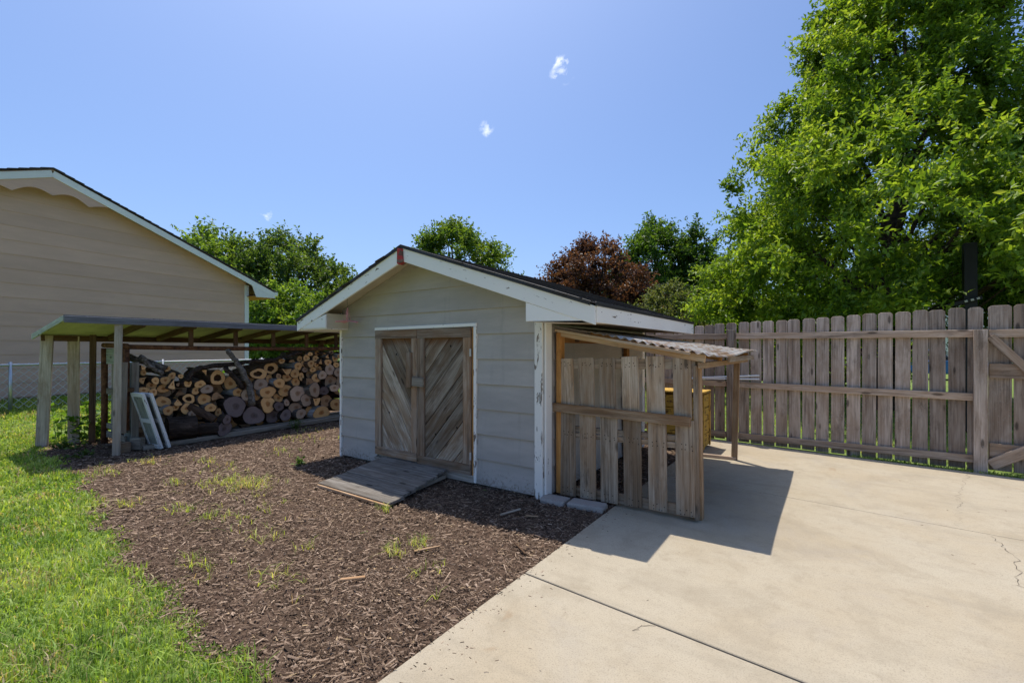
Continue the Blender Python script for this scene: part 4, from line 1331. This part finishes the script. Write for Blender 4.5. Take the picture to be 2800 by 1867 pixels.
CLEN = sum((CP[i + 1] - CP[i]).length for i in range(4))
CZ0, CZ1 = .31, 1.14
tube('top_rail', [(*clp(s), CZ1) for s in np.linspace(0, CLEN, 18)], .024, MT['steel'], cl, 8)
for s in np.arange(.6, CLEN, 2.6):
    p = clp(s)
    tube('post', [(p.x, p.y, float(terrain(p.x)) - .05), (p.x, p.y, CZ1 + .06)], .028, MT['steel'], cl, 8)
VV, FF = [], []
pitch = .072
nseg = 12
for w in range(int(CLEN / pitch) - 1):
    pts = []
    for k in range(nseg + 1):
        p = clp((w + (k + w) % 2) * pitch)
        pts.append(Vector((p.x + (.004 if w % 2 else -.004), p.y, CZ0 + (CZ1 + .035 - CZ0) * k / nseg)))
    V, Fc = tube_data(pts, .0055, 4, False)
    b = len(VV); VV += V; FF += [tuple(b + q for q in f) for f in Fc]
o = raw('wire_mesh', VV, FF, MT['zincwire'], cl)
o['kind'] = 'stuff'

# ================================================================== BEHIND THE WOOD FENCE
nh = thing('far_house', 'cream house with tan shingle roof beyond the picket fence', 'house', (9.4, 35, 0))
nm = Matrix.Translation((9.0, 34.5, 0)) @ Matrix.Rotation(math.radians(-40), 4, 'Z')
NP, NS_ = 4.75, .38
nz_ = lambda s: NP - NS_ * abs(s)
wp = [(-3.4, 0), (3.4, 0), (3.4, nz_(3.4) - .1), (0, NP - .1), (-3.4, nz_(3.4) - .1)]
prism('wall_core', wp, .02, 10, MT['neighbour'], nh, nm)
for k in range(26):
    z0 = .02 + .18 * k
    lap(clip_half(clip_half(wp, 0, -1, -z0), 0, 1, z0 + .185), z0, z0 + .185, nh, MT['neighbour'], nm, .02, .004)
for sg in (-1, 1):
    V = []
    for y in (-.35, 10.3):
        V += [(0, y, NP), (sg * 3.9, y, nz_(3.9)), (sg * 3.9, y, nz_(3.9) - .08), (0, y, NP - .08)]
    raw('roof', V, [(0, 1, 2, 3), (7, 6, 5, 4), (0, 4, 5, 1), (1, 5, 6, 2), (2, 6, 7, 3), (3, 7, 4, 0)], MT['tan_roof'], nh, nm)
    board('rake_trim', nm @ Vector((0, -.36, NP - .13)), nm @ Vector((sg * 3.9, -.36, nz_(3.9) - .13)), .2, .03, up, MT['house_trim'], nh)
for x in (-1.6, 1.6):
    w_ = board('window', nm @ Vector((x, -.03, .95)), nm @ Vector((x, -.03, 2.15)), .9, .05, nm.to_3x3() @ Vector((1, 0, 0)), MT['house_trim'], nh)
    board('pane', nm @ Vector((x, -.06, 1.0)), nm @ Vector((x, -.06, 2.1)), .78, .02, nm.to_3x3() @ Vector((1, 0, 0)), MT['glass'], w_)

hoop = thing('black_pole', 'black square pole with a slanted bracket behind the fence', 'pole', (4.41, 7.38, 0))
board('pole_shaft', (4.41, 7.38, 0), (4.41, 7.38, 3.3), .17, .17, (1, 0, 0), MT['black'], hoop)
board('bracket', (4.08, 7.24, 2.20), (4.54, 7.24, 2.33), .062, .045, up, MT['black'], hoop)
for f in (.55, .72, .88):
    c = Vector((4.08, 7.21, 2.20)).lerp(Vector((4.54, 7.21, 2.33)), f)
    board('link_plate', c - Vector((.02, 0, .006)), c + Vector((.02, 0, .006)), .035, .016, up, MT['hinge'], hoop)

car = thing('blue_car', 'blue car parked in the street, glimpsed through the picket gaps', 'car', (6.6, 26.5, 0))
cm = Matrix.Translation((6.6, 26.5, 0)) @ Matrix.Rotation(math.radians(-20), 4, 'Z')
body = [(-2.2, .28), (2.2, .28), (2.25, .62), (2.1, .82), (1.1, .92), (-1.9, .95), (-2.25, .75)]
cabin = [(1.05, .90), (.45, 1.40), (-1.05, 1.45), (-1.75, .93)]
prism('body', body, -.85, .85, MT['blue_car'], car, cm, .06)
cb = prism('cabin', cabin, -.72, .72, MT['glass'], car, cm, .05)
prism('roof_panel', [(.40, 1.38), (.36, 1.44), (-1.0, 1.49), (-1.08, 1.43)], -.70, .70, MT['blue_car'], car, cm, .015)
for sx in (-1.4, 1.4):
    for sy in (-.8, .8):
        V, Fc = tube_data([(sx, sy - .1, .32), (sx, sy + .1, .32)], .32, 16)
        w_ = raw('wheel', V, Fc, MT['rubber'], car, cm, False)
        V, Fc = tube_data([(sx, sy - .105, .32), (sx, sy + .105, .32)], .19, 12)
        raw('rim', V, Fc, MT['steel'], w_, cm, False)

# ================================================================== VEGETATION
CAMP = np.array([2.308, -3.777, 1.43])
RV = np.array([math.cos(PHI), math.sin(PHI), 0]); FV = np.array([-math.sin(PHI), math.cos(PHI), 0])


def unit(a):
    return a / np.maximum(np.linalg.norm(a, axis=1, keepdims=True), 1e-9)


def leaf_arrays(C_, D, L, W, fold=.25, r=rng):
    """four-vertex folded leaves at C_ pointing along D"""
    n = len(C_)
    D = unit(D)
    side = unit(np.cross(D, unit(r.normal(0, 1, (n, 3)) + np.array([0, 0, 1.2]))))
    nrm = np.cross(side, D)
    L = np.asarray(L).reshape(-1, 1); W = np.asarray(W).reshape(-1, 1)
    b = C_
    tip = C_ + D * L - nrm * L * .12
    mid = C_ + D * L * .42
    l = mid + side * W / 2 + nrm * W * fold
    rr_ = mid - side * W / 2 + nrm * W * fold
    V = np.stack([b, l, tip, rr_], 1).reshape(-1, 3)
    i = np.arange(n)[:, None] * 4
    Fc = np.concatenate([i + np.array([0, 2, 1]), i + np.array([0, 3, 2])], 0)
    return V, Fc


def leaf_cols(n, pal, r, clus=None):
    pal = np.array(pal)
    w = r.random(n)
    if clus is not None: w = np.clip(.55 * w + .45 * clus, 0, .999)
    k = w * (len(pal) - 1)
    i = k.astype(int); f = (k - i)[:, None]
    c = pal[i] * (1 - f) + pal[np.minimum(i + 1, len(pal) - 1)] * f
    c = c * r.uniform(.75, 1.2, (n, 1))
    return np.repeat(c, 4, 0)


def tree(name, label, cat, base, top, lo, radius, ncl, nlv, leafL, leafW, pal, trunk_r, seed, drift=0.0, csize=None, wind=0.0, group=None, lobe=.2, up_=.15, hole=0.0, branches=60, shell=.3, clear=None):
    """radius: function of height fraction in the crown; crown from z=lo to z=top"""
    r = np.random.default_rng(seed)
    base = np.array(base, float)
    t = thing(name, label, cat, base, group)
    H = top - base[2]
    cs = csize or H * .055
    # trunk
    n = 7
    tp = []
    rad = []
    for i in range(n):
        f = i / (n - 1)
        z = base[2] + f * H * .80
        tp.append(base + np.array([0, 0, z - base[2]]) + RV * drift * max(0, z - lo) * .9 + np.array([r.normal(0, .012 * H * f), r.normal(0, .012 * H * f), 0]))
        rad.append(trunk_r * (1.25 if i == 0 else 1) * (1 - .88 * f))
    tube('trunk', [Vector(p) for p in tp], rad, MT['trunk'], t, 9)
    ph = r.uniform(0, 6.28, 6)
    cen, val = [], []
    tries = 0
    while len(cen) < ncl and tries < ncl * 30:
        tries += 1
        hf = r.random()
        R0 = radius(hf)
        if r.random() > (R0 / radius.mx) ** 1.3 + .08: continue
        th = r.uniform(0, 2 * math.pi)
        lob = 1 + lobe * (math.sin(3 * th + ph[0] + hf * 5) * .5 + math.sin(5 * th + ph[1] - hf * 9) * .35 + math.sin(9 * hf + ph[2] + 2 * th) * .5)
        rf = math.sqrt(r.uniform(shell, 1.0))
        p = base + np.array([math.cos(th) * R0 * lob * rf, math.sin(th) * R0 * lob * rf, 0])
        z = lo + hf * (top - lo)
        p[2] = z
        p = p + RV * drift * max(0, z - lo)
        if hole and math.sin(p[0] * 2.1 + ph[3]) * math.sin(p[1] * 2.3 + ph[4]) * math.sin(z * 2.0 + ph[5]) > 1 - hole: continue
        if clear is not None and clear(p - base): continue
        cen.append(p); val.append(r.random())
    cen = np.array(cen); val = np.array(val)
    m = len(cen)
    # limbs from trunk to cluster centres
    VV, FF = [], []
    order = r.permutation(m)[:branches]
    trunk_pts = np.array(tp)
    for q in order:
        c = cen[q]
        zt = max(base[2] + H * .10, lo - .1 * H * 0 + (c[2] - lo) * .62 - .10 * H)
        zt = min(zt, tp[-1][2])
        s = np.array([np.interp(zt, trunk_pts[:, 2], trunk_pts[:, a]) for a in range(3)])
        mid = (s + c) / 2 + np.array([0, 0, .06 * H * r.uniform(-.4, .8)])
        rb = max(.012, trunk_r * .30 * r.uniform(.6, 1.2))
        V, Fc = tube_data([Vector(s), Vector(s * .55 + mid * .45), Vector(mid), Vector(mid * .4 + c * .6), Vector(c)], [rb, rb * .85, rb * .65, rb * .4, rb * .15], 5, False)
        b = len(VV); VV += V; FF += [tuple(b + k for k in f) for f in Fc]
    raw('limbs', VV, FF, MT['trunk'], t, None, True)
    # leaves set along short twigs that fan out of each cluster
    PER = 12
    tw = np.repeat(np.arange(m), max(1, nlv // PER))
    cc = cen[tw]; M2 = len(tw)
    outv = unit(cc - np.array([base[0], base[1], lo + (top - lo) * .3]))
    cdir = unit(unit(r.normal(0, 1, (m, 3)))[tw] * .45 + outv + RV * wind + np.array([0, 0, up_]))
    tdir = unit(cdir * .75 + unit(r.normal(0, 1, (M2, 3))) * .95)
    tlen = cs * r.uniform(1.0, 2.1, M2) * r.uniform(.75, 1.3, m)[tw]
    t0 = cc + r.normal(0, .30 * cs, (M2, 3))
    idx2 = np.repeat(np.arange(M2), PER)
    N = len(idx2); idx = tw[idx2]
    f_ = np.tile((np.arange(PER) + .6) / PER, M2) + r.normal(0, .03, N)
    td = tdir[idx2]
    sag = np.zeros((N, 3)); sag[:, 2] = -.08 * f_ ** 2
    P = t0[idx2] + (td + sag) * (tlen[idx2] * f_)[:, None] + r.normal(0, .012 * cs, (N, 3))
    perp = unit(np.cross(td, unit(r.normal(0, 1, (N, 3)))))
    D = unit(td * .6 + perp * .9 + RV * wind * .35 + r.normal(0, .3, (N, 3)))
    Ls = leafL * r.uniform(.7, 1.25, N)
    V, Fc = leaf_arrays(P, D, Ls, leafW * Ls / leafL, r=r)
    cols = leaf_cols(N, pal, r, val[idx])
    fast_mesh('crown', V, Fc, MT['leaf'], cols, t)
    return t


def prof(pts):
    xs = [p[0] for p in pts]; ys = [p[1] for p in pts]
    f = lambda h: float(np.interp(h, xs, ys))
    f.mx = max(ys)
    return f


DARKG = [(0.0234, 0.0585, 0.013), (0.0455, 0.104, 0.0182), (0.078, 0.1495, 0.0234), (0.1235, 0.2015, 0.0325)]
MIDG = [(0.0286, 0.065, 0.0169), (0.0585, 0.117, 0.026), (0.0975, 0.1625, 0.039), (0.156, 0.221, 0.0585)]
BRIGHT = [(0.052, 0.1105, 0.0195), (0.104, 0.195, 0.0325), (0.169, 0.273, 0.0455), (0.234, 0.325, 0.065)]
GREYG = [(0.039, 0.065, 0.026), (0.078, 0.1105, 0.039), (0.13, 0.1625, 0.065), (0.195, 0.221, 0.104)]
MAROON = [(0.035, 0.018, 0.018), (0.07, 0.034, 0.032), (0.115, 0.055, 0.048), (0.15, 0.09, 0.06)]
def crown_gap(q):
    # the crown is thin beside the pole and near its upper right edge, where the sky shows
    g = q + np.array([3.49, 10.38, 0]) - CAMP * np.array([1, 1, 0])
    a = (g @ RV) / max(g @ FV, .1)
    return (q[2] < 2.85 and .90 < a < 1.03) or (6.4 < q[2] < 9.2 and q @ RV > 1.9)


big = prof([(0, 2.6), (.06, 4.2), (.18, 4.7), (.32, 4.0), (.46, 3.1), (.62, 2.6), (.8, 2.1), (.93, 1.2), (1, .4)])
tree('big_tree', 'large leafy green tree towering over the picket fence', 'tree', (3.49, 10.38, 0), 11.6, 1.75, big, 800, 290, .12, .055,
     [(.045, .10, .013), (.105, .195, .02), (.195, .30, .035), (.32, .41, .07)], .26, 5, .10, .30, .2, None, .2, .15, .25, 45, .12, crown_gap)
rt = prof([(0, 1.8), (.12, 2.7), (.3, 2.9), (.5, 2.6), (.7, 2.0), (.88, 1.2), (1, .4)])
tree('tall_tree', 'tall green tree at the right edge behind the gate', 'tree', (7.3, 14.3, 0), 8.1, 1.7, rt, 280, 260, .12, .055,
     [(.022, .052, .009), (.05, .095, .014), (.09, .145, .02), (.15, .2, .03)], .22, 8, 0, .45, .4, None, .3, .1, .2, 50, .2)
rnd_ = lambda R0: prof([(0, .55 * R0), (.15, .92 * R0), (.4, R0), (.65, .88 * R0), (.85, .58 * R0), (1, .15 * R0)])


def dp(x, d, z=0.0):
    return tuple(CAMP * np.array([1, 1, 0]) + FV * d + RV * d * (x - 1176) / 1045 + np.array([0, 0, z]))


tree('green_tree', 'light green tree right behind the taupe house roof', 'tree', (-30.9, 9.8, .4), 9.0, 1.2, rnd_(3.4), 146, 195, 0.252, 0.132, BRIGHT[:3] + MIDG[2:], .25, 21, 0, .6, 0, 'trees behind the houses', .3)
tree('green_tree', 'wide dark green tree between the taupe house and the shed', 'tree', (-29.0, 13.6, .4), 9.2, 1.0, rnd_(4.6), 252, 195, 0.252, 0.132, MIDG, .3, 22, 0, .62, 0, 'trees behind the houses', .35)
tree('bright_shrub', 'bright green bushy small tree just left of the shed roof', 'tree', (-22.0, 9.9, .4), 4.9, .6, rnd_(2.4), 126, 195, 0.198, 0.110, BRIGHT, .12, 23, 0, .42, 0, 'trees behind the houses', .25)
tree('green_tree', 'round-topped green tree rising behind the shed roof peak', 'tree', (-21.9, 23.2, .2), 11.0, 2.5, rnd_(4.2), 168, 208, 0.270, 0.143, DARKG[1:] + [(.12, .17, .03)], .3, 24, 0, .65, 0, 'trees behind the houses', .35)
tree('purple_tree', 'purple-leaved tree behind the right slope of the shed roof', 'tree', (-6.8, 16.7, 0), 6.4, 1.2, rnd_(2.75), 198, 221, 0.153, 0.083, MAROON, .18, 25, 0, .40, 0, None, .25)
tree('green_tree', 'tall dark green tree with twin tops behind the purple tree', 'tree', (-6.9, 26.4, 0), 9.6, 1.0, rnd_(2.9), 188, 221, 0.234, 0.121, DARKG, .28, 26, 0, .55, 0, 'trees behind the houses', .4)
tree('green_tree', 'narrow green tree top poking up at the right of the twin-topped tree', 'tree', (-4.2, 26.8, 0), 9.2, 1.0, rnd_(1.7), 94, 195, 0.234, 0.121, DARKG, .2, 27, 0, .5, 0, 'trees behind the houses', .3)
tree('olive_shrub', 'olive green rounded shrub above the lower end of the shed roof', 'shrub', (-2.6, 13.8, 0), 3.75, .3, rnd_(1.5), 126, 247, 0.090, 0.050, GREYG, .08, 28, 0, .24, 0, None, .2)
tree('bright_shrub', 'yellow-green shrub under the big tree behind the fence', 'shrub', (.3, 14.5, 0), 3.4, .2, rnd_(1.7), 104, 208, 0.144, 0.066, BRIGHT, .07, 29, 0, .32, 0, None, .25)
tree('bright_shrub', 'lime green shrub behind the fence left of the big trunk', 'shrub', (2.6, 17.0, 0), 3.1, .2, rnd_(1.9), 104, 195, 0.162, 0.077, BRIGHT, .07, 30, 0, .34, 0, None, .25)
tree('far_tree', 'distant green tree behind the cream house', 'tree', (13.5, 40, 0), 8.5, .6, rnd_(4.0), 126, 182, 0.270, 0.143, MIDG, .3, 31, 0, .7, 0, 'far trees beyond the fence', .3)
tree('far_tree', 'distant green tree left of the cream house', 'tree', (5.0, 44, 0), 7.5, .6, rnd_(4.2), 126, 182, 0.288, 0.154, MIDG, .3, 32, 0, .75, 0, 'far trees beyond the fence', .3)
tree('far_tree', 'distant green tree at the far right beyond the black pole', 'tree', (14.5, 27, 0), 6.0, .6, rnd_(3.2), 126, 182, 0.234, 0.121, MIDG, .25, 33, 0, .6, 0, 'far trees beyond the fence', .3)
tree('far_tree', 'distant tree seen low between shed and firewood shelter', 'tree', (-50, 46, .4), 7.0, .8, rnd_(4.6), 104, 156, 0.360, 0.198, MIDG, .3, 34, 0, .8, 0, 'far trees beyond the fence', .3)


# ---- grass
def blades(P, h, w, cols, name, lean=.5, r=rng):
    n = len(P)
    th = r.uniform(0, 2 * math.pi, n)
    d = np.stack([np.cos(th), np.sin(th), 0 * th], 1)
    s = np.stack([-np.sin(th), np.cos(th), 0 * th], 1)
    ln = r.gamma(2.0, lean / 2, n)[:, None]
    h = h[:, None]; w = w[:, None]
    upv = np.array([0, 0, 1.])
    m = P + upv * h * .55 + d * h * ln * .25
    tp = P + upv * h * np.clip(1 - .25 * ln, .35, 1) + d * h * ln * .85
    V = np.stack([P - s * w, P + s * w, m - s * w * .8, m + s * w * .8, tp], 1).reshape(-1, 3)
    i = np.arange(n)[:, None] * 5
    Fc = np.concatenate([i + np.array([0, 1, 3]), i + np.array([0, 3, 2]), i + np.array([2, 3, 4])], 0)
    return fast_mesh(name, V, Fc, MT['grass'], np.repeat(cols, 5, 0))


def gcols(n, P, r=rng):
    pal = np.array([(.065, .13, .025), (.20, .33, .055), (.36, .47, .10), (.54, .59, .25)])
    patch = .5 + .28 * np.sin(P[:, 0] * 2.3 + 1.3 * np.sin(P[:, 1] * 2.9)) * np.sin(P[:, 1] * 3.7 + .7) + .12 * np.sin(P[:, 0] * 7.1 + P[:, 1] * 5.3)
    patch = np.clip(patch + .25 * np.sin(P[:, 0] * 17 + 3 * np.sin(P[:, 1] * 6)) * np.sin(P[:, 1] * 19 + 2 * np.sin(P[:, 0] * 5)), 0, 1)
    k = np.clip(.45 * r.random(n) + .55 * patch, 0, .999) * 3
    i = k.astype(int); f = (k - i)[:, None]
    c = pal[i] * (1 - f) + pal[np.minimum(i + 1, 3)] * f
    dry = r.random(n) < (.06 + .22 * (np.sin(P[:, 0] * 4.7 + 2 * np.sin(P[:, 1] * 3.1)) * np.sin(P[:, 1] * 5.9 + P[:, 0]) > .55))
    c[dry] = np.array([.50, .42, .24]) * r.uniform(.7, 1.1, (dry.sum(), 1))
    return c * r.uniform(.6, 1.3, (n, 1))


def scatter(n, x0, x1, y0, y1, r=rng):
    return np.stack([r.uniform(x0, x1, n), r.uniform(y0, y1, n)], 1)


def in_view(P, pad=1.12):
    v = P - CAMP[:2]
    t = v @ FV[:2]; l = v @ RV[:2]
    return (t > .6) & (np.abs(l) < 1.1254 * t * pad + .3)


parts = []
Q = scatter(220000, -8.5, .7, -5.2, -1.9)
keep = in_view(Q)
Q = Q[keep]
e_ = edge(Q[:, 0]) - Q[:, 1]
prob = np.clip(.5 + e_ / .11, 0, 1)
prob = np.where(Q[:, 0] < -7.3, 1, prob)
dist = np.linalg.norm(Q - CAMP[:2], axis=1)
prob = prob * np.clip(2.0 / dist * 1.35, .38, 1)
Q = Q[rng.random(len(Q)) < prob]
nearN = len(Q)
Q2 = scatter(120000, -12, -6.9, -6, 12)
k2 = in_view(Q2) & ((Q2[:, 0] < -7.5 + .2 * np.sin(Q2[:, 1] * 4)) | (Q2[:, 1] < edge(Q2[:, 0]))) & ~((Q2[:, 1] > -6) & (Q2[:, 1] < 3.3) & (Q2[:, 0] < -11.6)) & (Q2[:, 0] < -8.4)
Q2 = Q2[k2]
Q3 = scatter(30000, -7.9, -7.3, -5, 4); Q3 = Q3[in_view(Q3)]
Q = np.concatenate([Q, Q2, Q3])
dist = np.linalg.norm(Q - CAMP[:2], axis=1)
P = np.stack([Q[:, 0], Q[:, 1], terrain(Q[:, 0]) - .02], 1)
patch_h = 1 + .3 * np.sin(Q[:, 0] * 3.3) * np.sin(Q[:, 1] * 4.1) + .15 * np.sin(Q[:, 0] * 9 + Q[:, 1] * 7)
h = rng.uniform(.025, .072, len(Q)) * patch_h
w = rng.uniform(.0014, .0042, len(Q)) * np.clip(dist / 3.2, 1, 2.6)
tag(blades(P, h, w, gcols(len(P), P), 'grass', .75), 'short bright green lawn grass around the mulch bed', 'grass', kind='stuff')

# grass growing beyond and under the picket fence
Q = scatter(60000, -3, 9, 3.6, 14)
Q = Q[in_view(Q) & (Q[:, 1] > 4.12 - .12 * Q[:, 0] + .35)]
Q = np.concatenate([Q, np.stack([(xx := rng.uniform(2.6, 5.2, 900)), 4.20 - .12 * xx + rng.normal(0, .035, 900)], 1)])
P = np.stack([Q[:, 0], Q[:, 1], np.full(len(Q), -.02)], 1)
tag(blades(P, rng.uniform(.03, .06, len(P)), rng.uniform(.003, .006, len(P)), gcols(len(P), P), 'grass_verge', .7), 'grass growing behind and under the picket fence', 'grass', kind='stuff')

# sprouts in the mulch
SP = [(-3.0, -1.52, .24, 70), (-2.78, -1.36, .26, 80), (-2.6, -1.42, .16, 40), (-3.43, -1.81, .10, 22), (-2.0, -2.05, .07, 16), (-2.39, -2.07, .12, 20), (-1.16, -2.0, .12, 14), (-1.10, -2.47, .13, 24),
      (-.155, -1.41, .07, 22), (-.23, -1.6, .08, 22), (-.95, -1.07, .05, 16), (-3.02, -2.36, .12, 24), (-4.82, -1.62, .16, 30), (-4.65, -2.13, .22, 40), (-.77, -1.93, .06, 8), (-4.2, -1.2, .12, 16), (-3.9, -.4, .2, 20),
      (-4.6, .3, .3, 30), (-5.2, .9, .25, 24), (-3.7, -1.2, .3, 30), (-1.7, -1.9, .25, 20), (-.5, -2.3, .2, 16), (-2.2, -1.6, .3, 22), (.2, -1.7, .2, 10)]
PP = []
for x, y, s, n in SP:
    PP.append(np.stack([rng.normal(x, s * .75, int(n * .8)), rng.normal(y, s * .5, int(n * .8))], 1))
Q = np.concatenate(PP)
# small tufts: five blades from each spot
Q = np.repeat(Q, 4, 0) + rng.normal(0, .008, (len(Q) * 4, 2))
P = np.stack([Q[:, 0], Q[:, 1], np.full(len(Q), -.005)], 1)
c = gcols(len(P), P) * np.array([1.35, 1.15, 1.3])
tag(blades(P, rng.uniform(.03, .10, len(P)), rng.uniform(.0015, .003, len(P)), c, 'grass_sprouts', 1.0), 'thin yellow-green grass sprouts poking through the bark mulch', 'grass', kind='stuff')


def weed(label, x, y, hgt, spread, n, L, W, pal, seed, z=-.01):
    r = np.random.default_rng(seed)
    t = thing('leafy_weed', label, 'weed', (x, y, z), 'leafy weeds')
    VV, FF = [], []
    C_, D_ = [], []
    for k in range(max(4, n // 14)):
        a = r.uniform(0, 6.28); rr_ = spread * math.sqrt(r.random())
        b = Vector((x + math.cos(a) * rr_ * .4, y + math.sin(a) * rr_ * .4, z))
        tpv = Vector((x + math.cos(a) * rr_, y + math.sin(a) * rr_, z + hgt * r.uniform(.5, 1)))
        V, Fc = tube_data([b, b.lerp(tpv, .5) + Vector((0, 0, .1 * hgt)), tpv], [.004, .003, .0015], 4, False)
        o_ = len(VV); VV += V; FF += [tuple(o_ + q for q in f) for f in Fc]
        for q in range(14):
            f = r.uniform(.15, 1)
            C_.append(np.array(b.lerp(tpv, f)) + r.normal(0, .02, 3)); D_.append(np.array([r.normal(), r.normal(), r.normal(.25, .4)]))
    raw('stems', VV, FF, MT['grass_stem'], t)
    C_ = np.array(C_); D_ = np.array(D_)
    V, Fc = leaf_arrays(C_, D_, L * r.uniform(.6, 1.3, len(C_)), W * r.uniform(.7, 1.2, len(C_)), .1, r)
    fast_mesh('leaves', V, Fc, MT['leaf'], leaf_cols(len(C_), pal, r), t)


MT['grass_stem'] = plain('green_stem', (.10, .16, .04), .6)
WG = [(.05, .12, .015), (.09, .20, .025), (.14, .27, .04), (.2, .32, .06)]
weed('bright leafy weed growing around the pale post of the firewood shelter', -7.25, -1.62, .62, .36, 300, .09, .075, WG, 41)
weed('tall leafy vine between the left posts of the firewood shelter', -7.55, -1.9, .75, .22, 90, .08, .07, WG, 42)
weed('low leafy weed at the foot of the rusty pipe post', -6.7, -1.95, .16, .32, 90, .06, .05, MIDG, 43)
weed('small dark weed in the shade before the cream front post', -5.9, -2.0, .10, .22, 60, .06, .04, MIDG, 44)
weed('feathery dark green weed in front of the stacked firewood', -5.62, .80, .20, .13, 150, .06, .012, DARKG, 45)
weed('leafy weed rising behind the firewood beside the leaning limb', -7.3, .3, 1.1, .3, 150, .09, .075, WG, 46)
weed('single seedling in the mulch by the left shed corner', -3.1, -.6, .07, .05, 14, .05, .03, WG, 47)

# ---- bark chips
def chips(P, L, W, T, cols, name):
    n = len(P)
    r = rng
    th = r.normal(.4, .9, n) + (r.random(n) < .35) * r.uniform(0, 3.14, n)
    tl = r.normal(0, .22 if name == 'bark_mulch' else .02, n)
    d = np.stack([np.cos(th) * np.cos(tl), np.sin(th) * np.cos(tl), np.sin(tl)], 1)
    s = np.stack([-np.sin(th), np.cos(th), r.normal(0, .35 if name == 'bark_mulch' else .02, n)], 1); s = unit(s)
    nn = np.cross(d, s); nn *= np.sign(nn[:, 2:3] + 1e-9)
    L = L[:, None] / 2; W = W[:, None] / 2; T = T[:, None]
    tpr = r.uniform(.4, 1, (n, 1))
    V = np.stack([P - d * L - s * W * tpr, P + d * L - s * W, P + d * L * r.uniform(.7, 1, (n, 1)) + s * W, P - d * L + s * W * tpr,
                  P - d * L * .8 + nn * T, P + d * L * .8 + nn * T], 1).reshape(-1, 3)
    i = np.arange(n)[:, None] * 6
    Fc = np.concatenate([i + np.array(t_) for t_ in ((0, 1, 5), (0, 5, 4), (2, 3, 4), (2, 4, 5), (1, 2, 5), (3, 0, 4))], 0)
    o = fast_mesh(name, V, Fc, MT['chips'], np.repeat(cols, 6, 0))
    return o


Q = scatter(420000, -7.4, .72, -5, 4)
Q = Q[in_view(Q, 1.05) & (Q[:, 1] > edge(Q[:, 0]) - .06) & (Q[:, 0] < .72) & (Q[:, 1] < 4)]
dist = np.linalg.norm(Q - CAMP[:2], axis=1)
insh = (Q[:, 0] > XL + .05) & (Q[:, 0] < XR - .03) & (Q[:, 1] > .06) & (Q[:, 1] < BACK)
behind = (Q[:, 1] > .5) & (Q[:, 0] > -3.3) & (Q[:, 0] < .1)
Q = Q[~insh & ~behind]; dist = np.linalg.norm(Q - CAMP[:2], axis=1)
p_ = np.clip((2.9 / dist) ** 1.5, .22, 1)
sel = rng.random(len(Q)) < p_
Q = Q[sel]; dist = dist[sel]
n = len(Q)
sc_ = np.clip(dist / 3.6, 1, 1.6)
L = np.clip(rng.lognormal(math.log(.020), .65, n), .006, .11) * sc_
W = np.clip(rng.lognormal(math.log(.0042), .55, n), .0013, .02) * sc_
T = rng.uniform(.002, .006, n)
P = np.stack([Q[:, 0], Q[:, 1], -.004 + rng.uniform(-.006, .014, n)], 1)
pal = np.array([(.028, .018, .012), (.078, .052, .035), (.16, .11, .077), (.29, .21, .15), (.48, .36, .265)])
k = np.clip(rng.beta(2, 2.2, n), 0, .999) * 4
i = k.astype(int); f = (k - i)[:, None]
c = pal[i] * (1 - f) + pal[i + 1] * f
tan = (rng.random(n) < .02) & (L < .045)
c[tan] = np.array([.50, .36, .21]) * rng.uniform(.6, 1.15, (tan.sum(), 1))
tag(chips(P, L, W, T, c, 'bark_mulch'), 'dark brown shredded bark mulch covering the bed', 'mulch', kind='stuff')
n2 = 420
ex = np.where(rng.random(n2) < .8, SLAB_X + np.abs(rng.normal(0, .12, n2)), rng.uniform(SLAB_X, 5, n2))
ey = rng.uniform(-3.2, 3.8, n2)
P = np.stack([ex, ey, np.full(n2, .0012)], 1)
ci = rng.integers(0, 5, n2)
tag(chips(P, rng.uniform(.004, .022, n2), rng.uniform(.0015, .005, n2), rng.uniform(.001, .003, n2), pal[ci], 'spilled_chips'), 'bits of bark mulch spilled onto the concrete patio', 'mulch', kind='stuff')

# a few loose pieces one can pick out
for lb, p, q, w_, m_ in (('pale forked stick lying in the mulch before the right shed wall', (.02, -.62, .02), (.10, -.43, .03), .016, 'cream_wood'),
                         ('yellow wood splinter lying in the middle of the mulch bed', (-.16, -2.06, .012), (-.05, -1.96, .016), .02, 'fresh'),
                         ('pale bark slab lying near the patio edge', (-.08, -1.52, .012), (.03, -1.38, .02), .03, 'fresh'),
                         ('dark stick lying at the edge of the patio', (.42, -1.0, .01), (.60, -1.12, .014), .022, 'dark_wood'),
                         ('orange bark scrap beside the ramp shadow edge', (.20, -.50, .012), (.30, -.46, .014), .03, 'fresh')):
    o = board('wood_scrap', p, q, w_, .010, (random.uniform(-1, 1), random.uniform(-1, 1), .2), MT[m_], None, .003, .004)
    tag(o, lb, 'stick', 'loose wood scraps on the mulch')
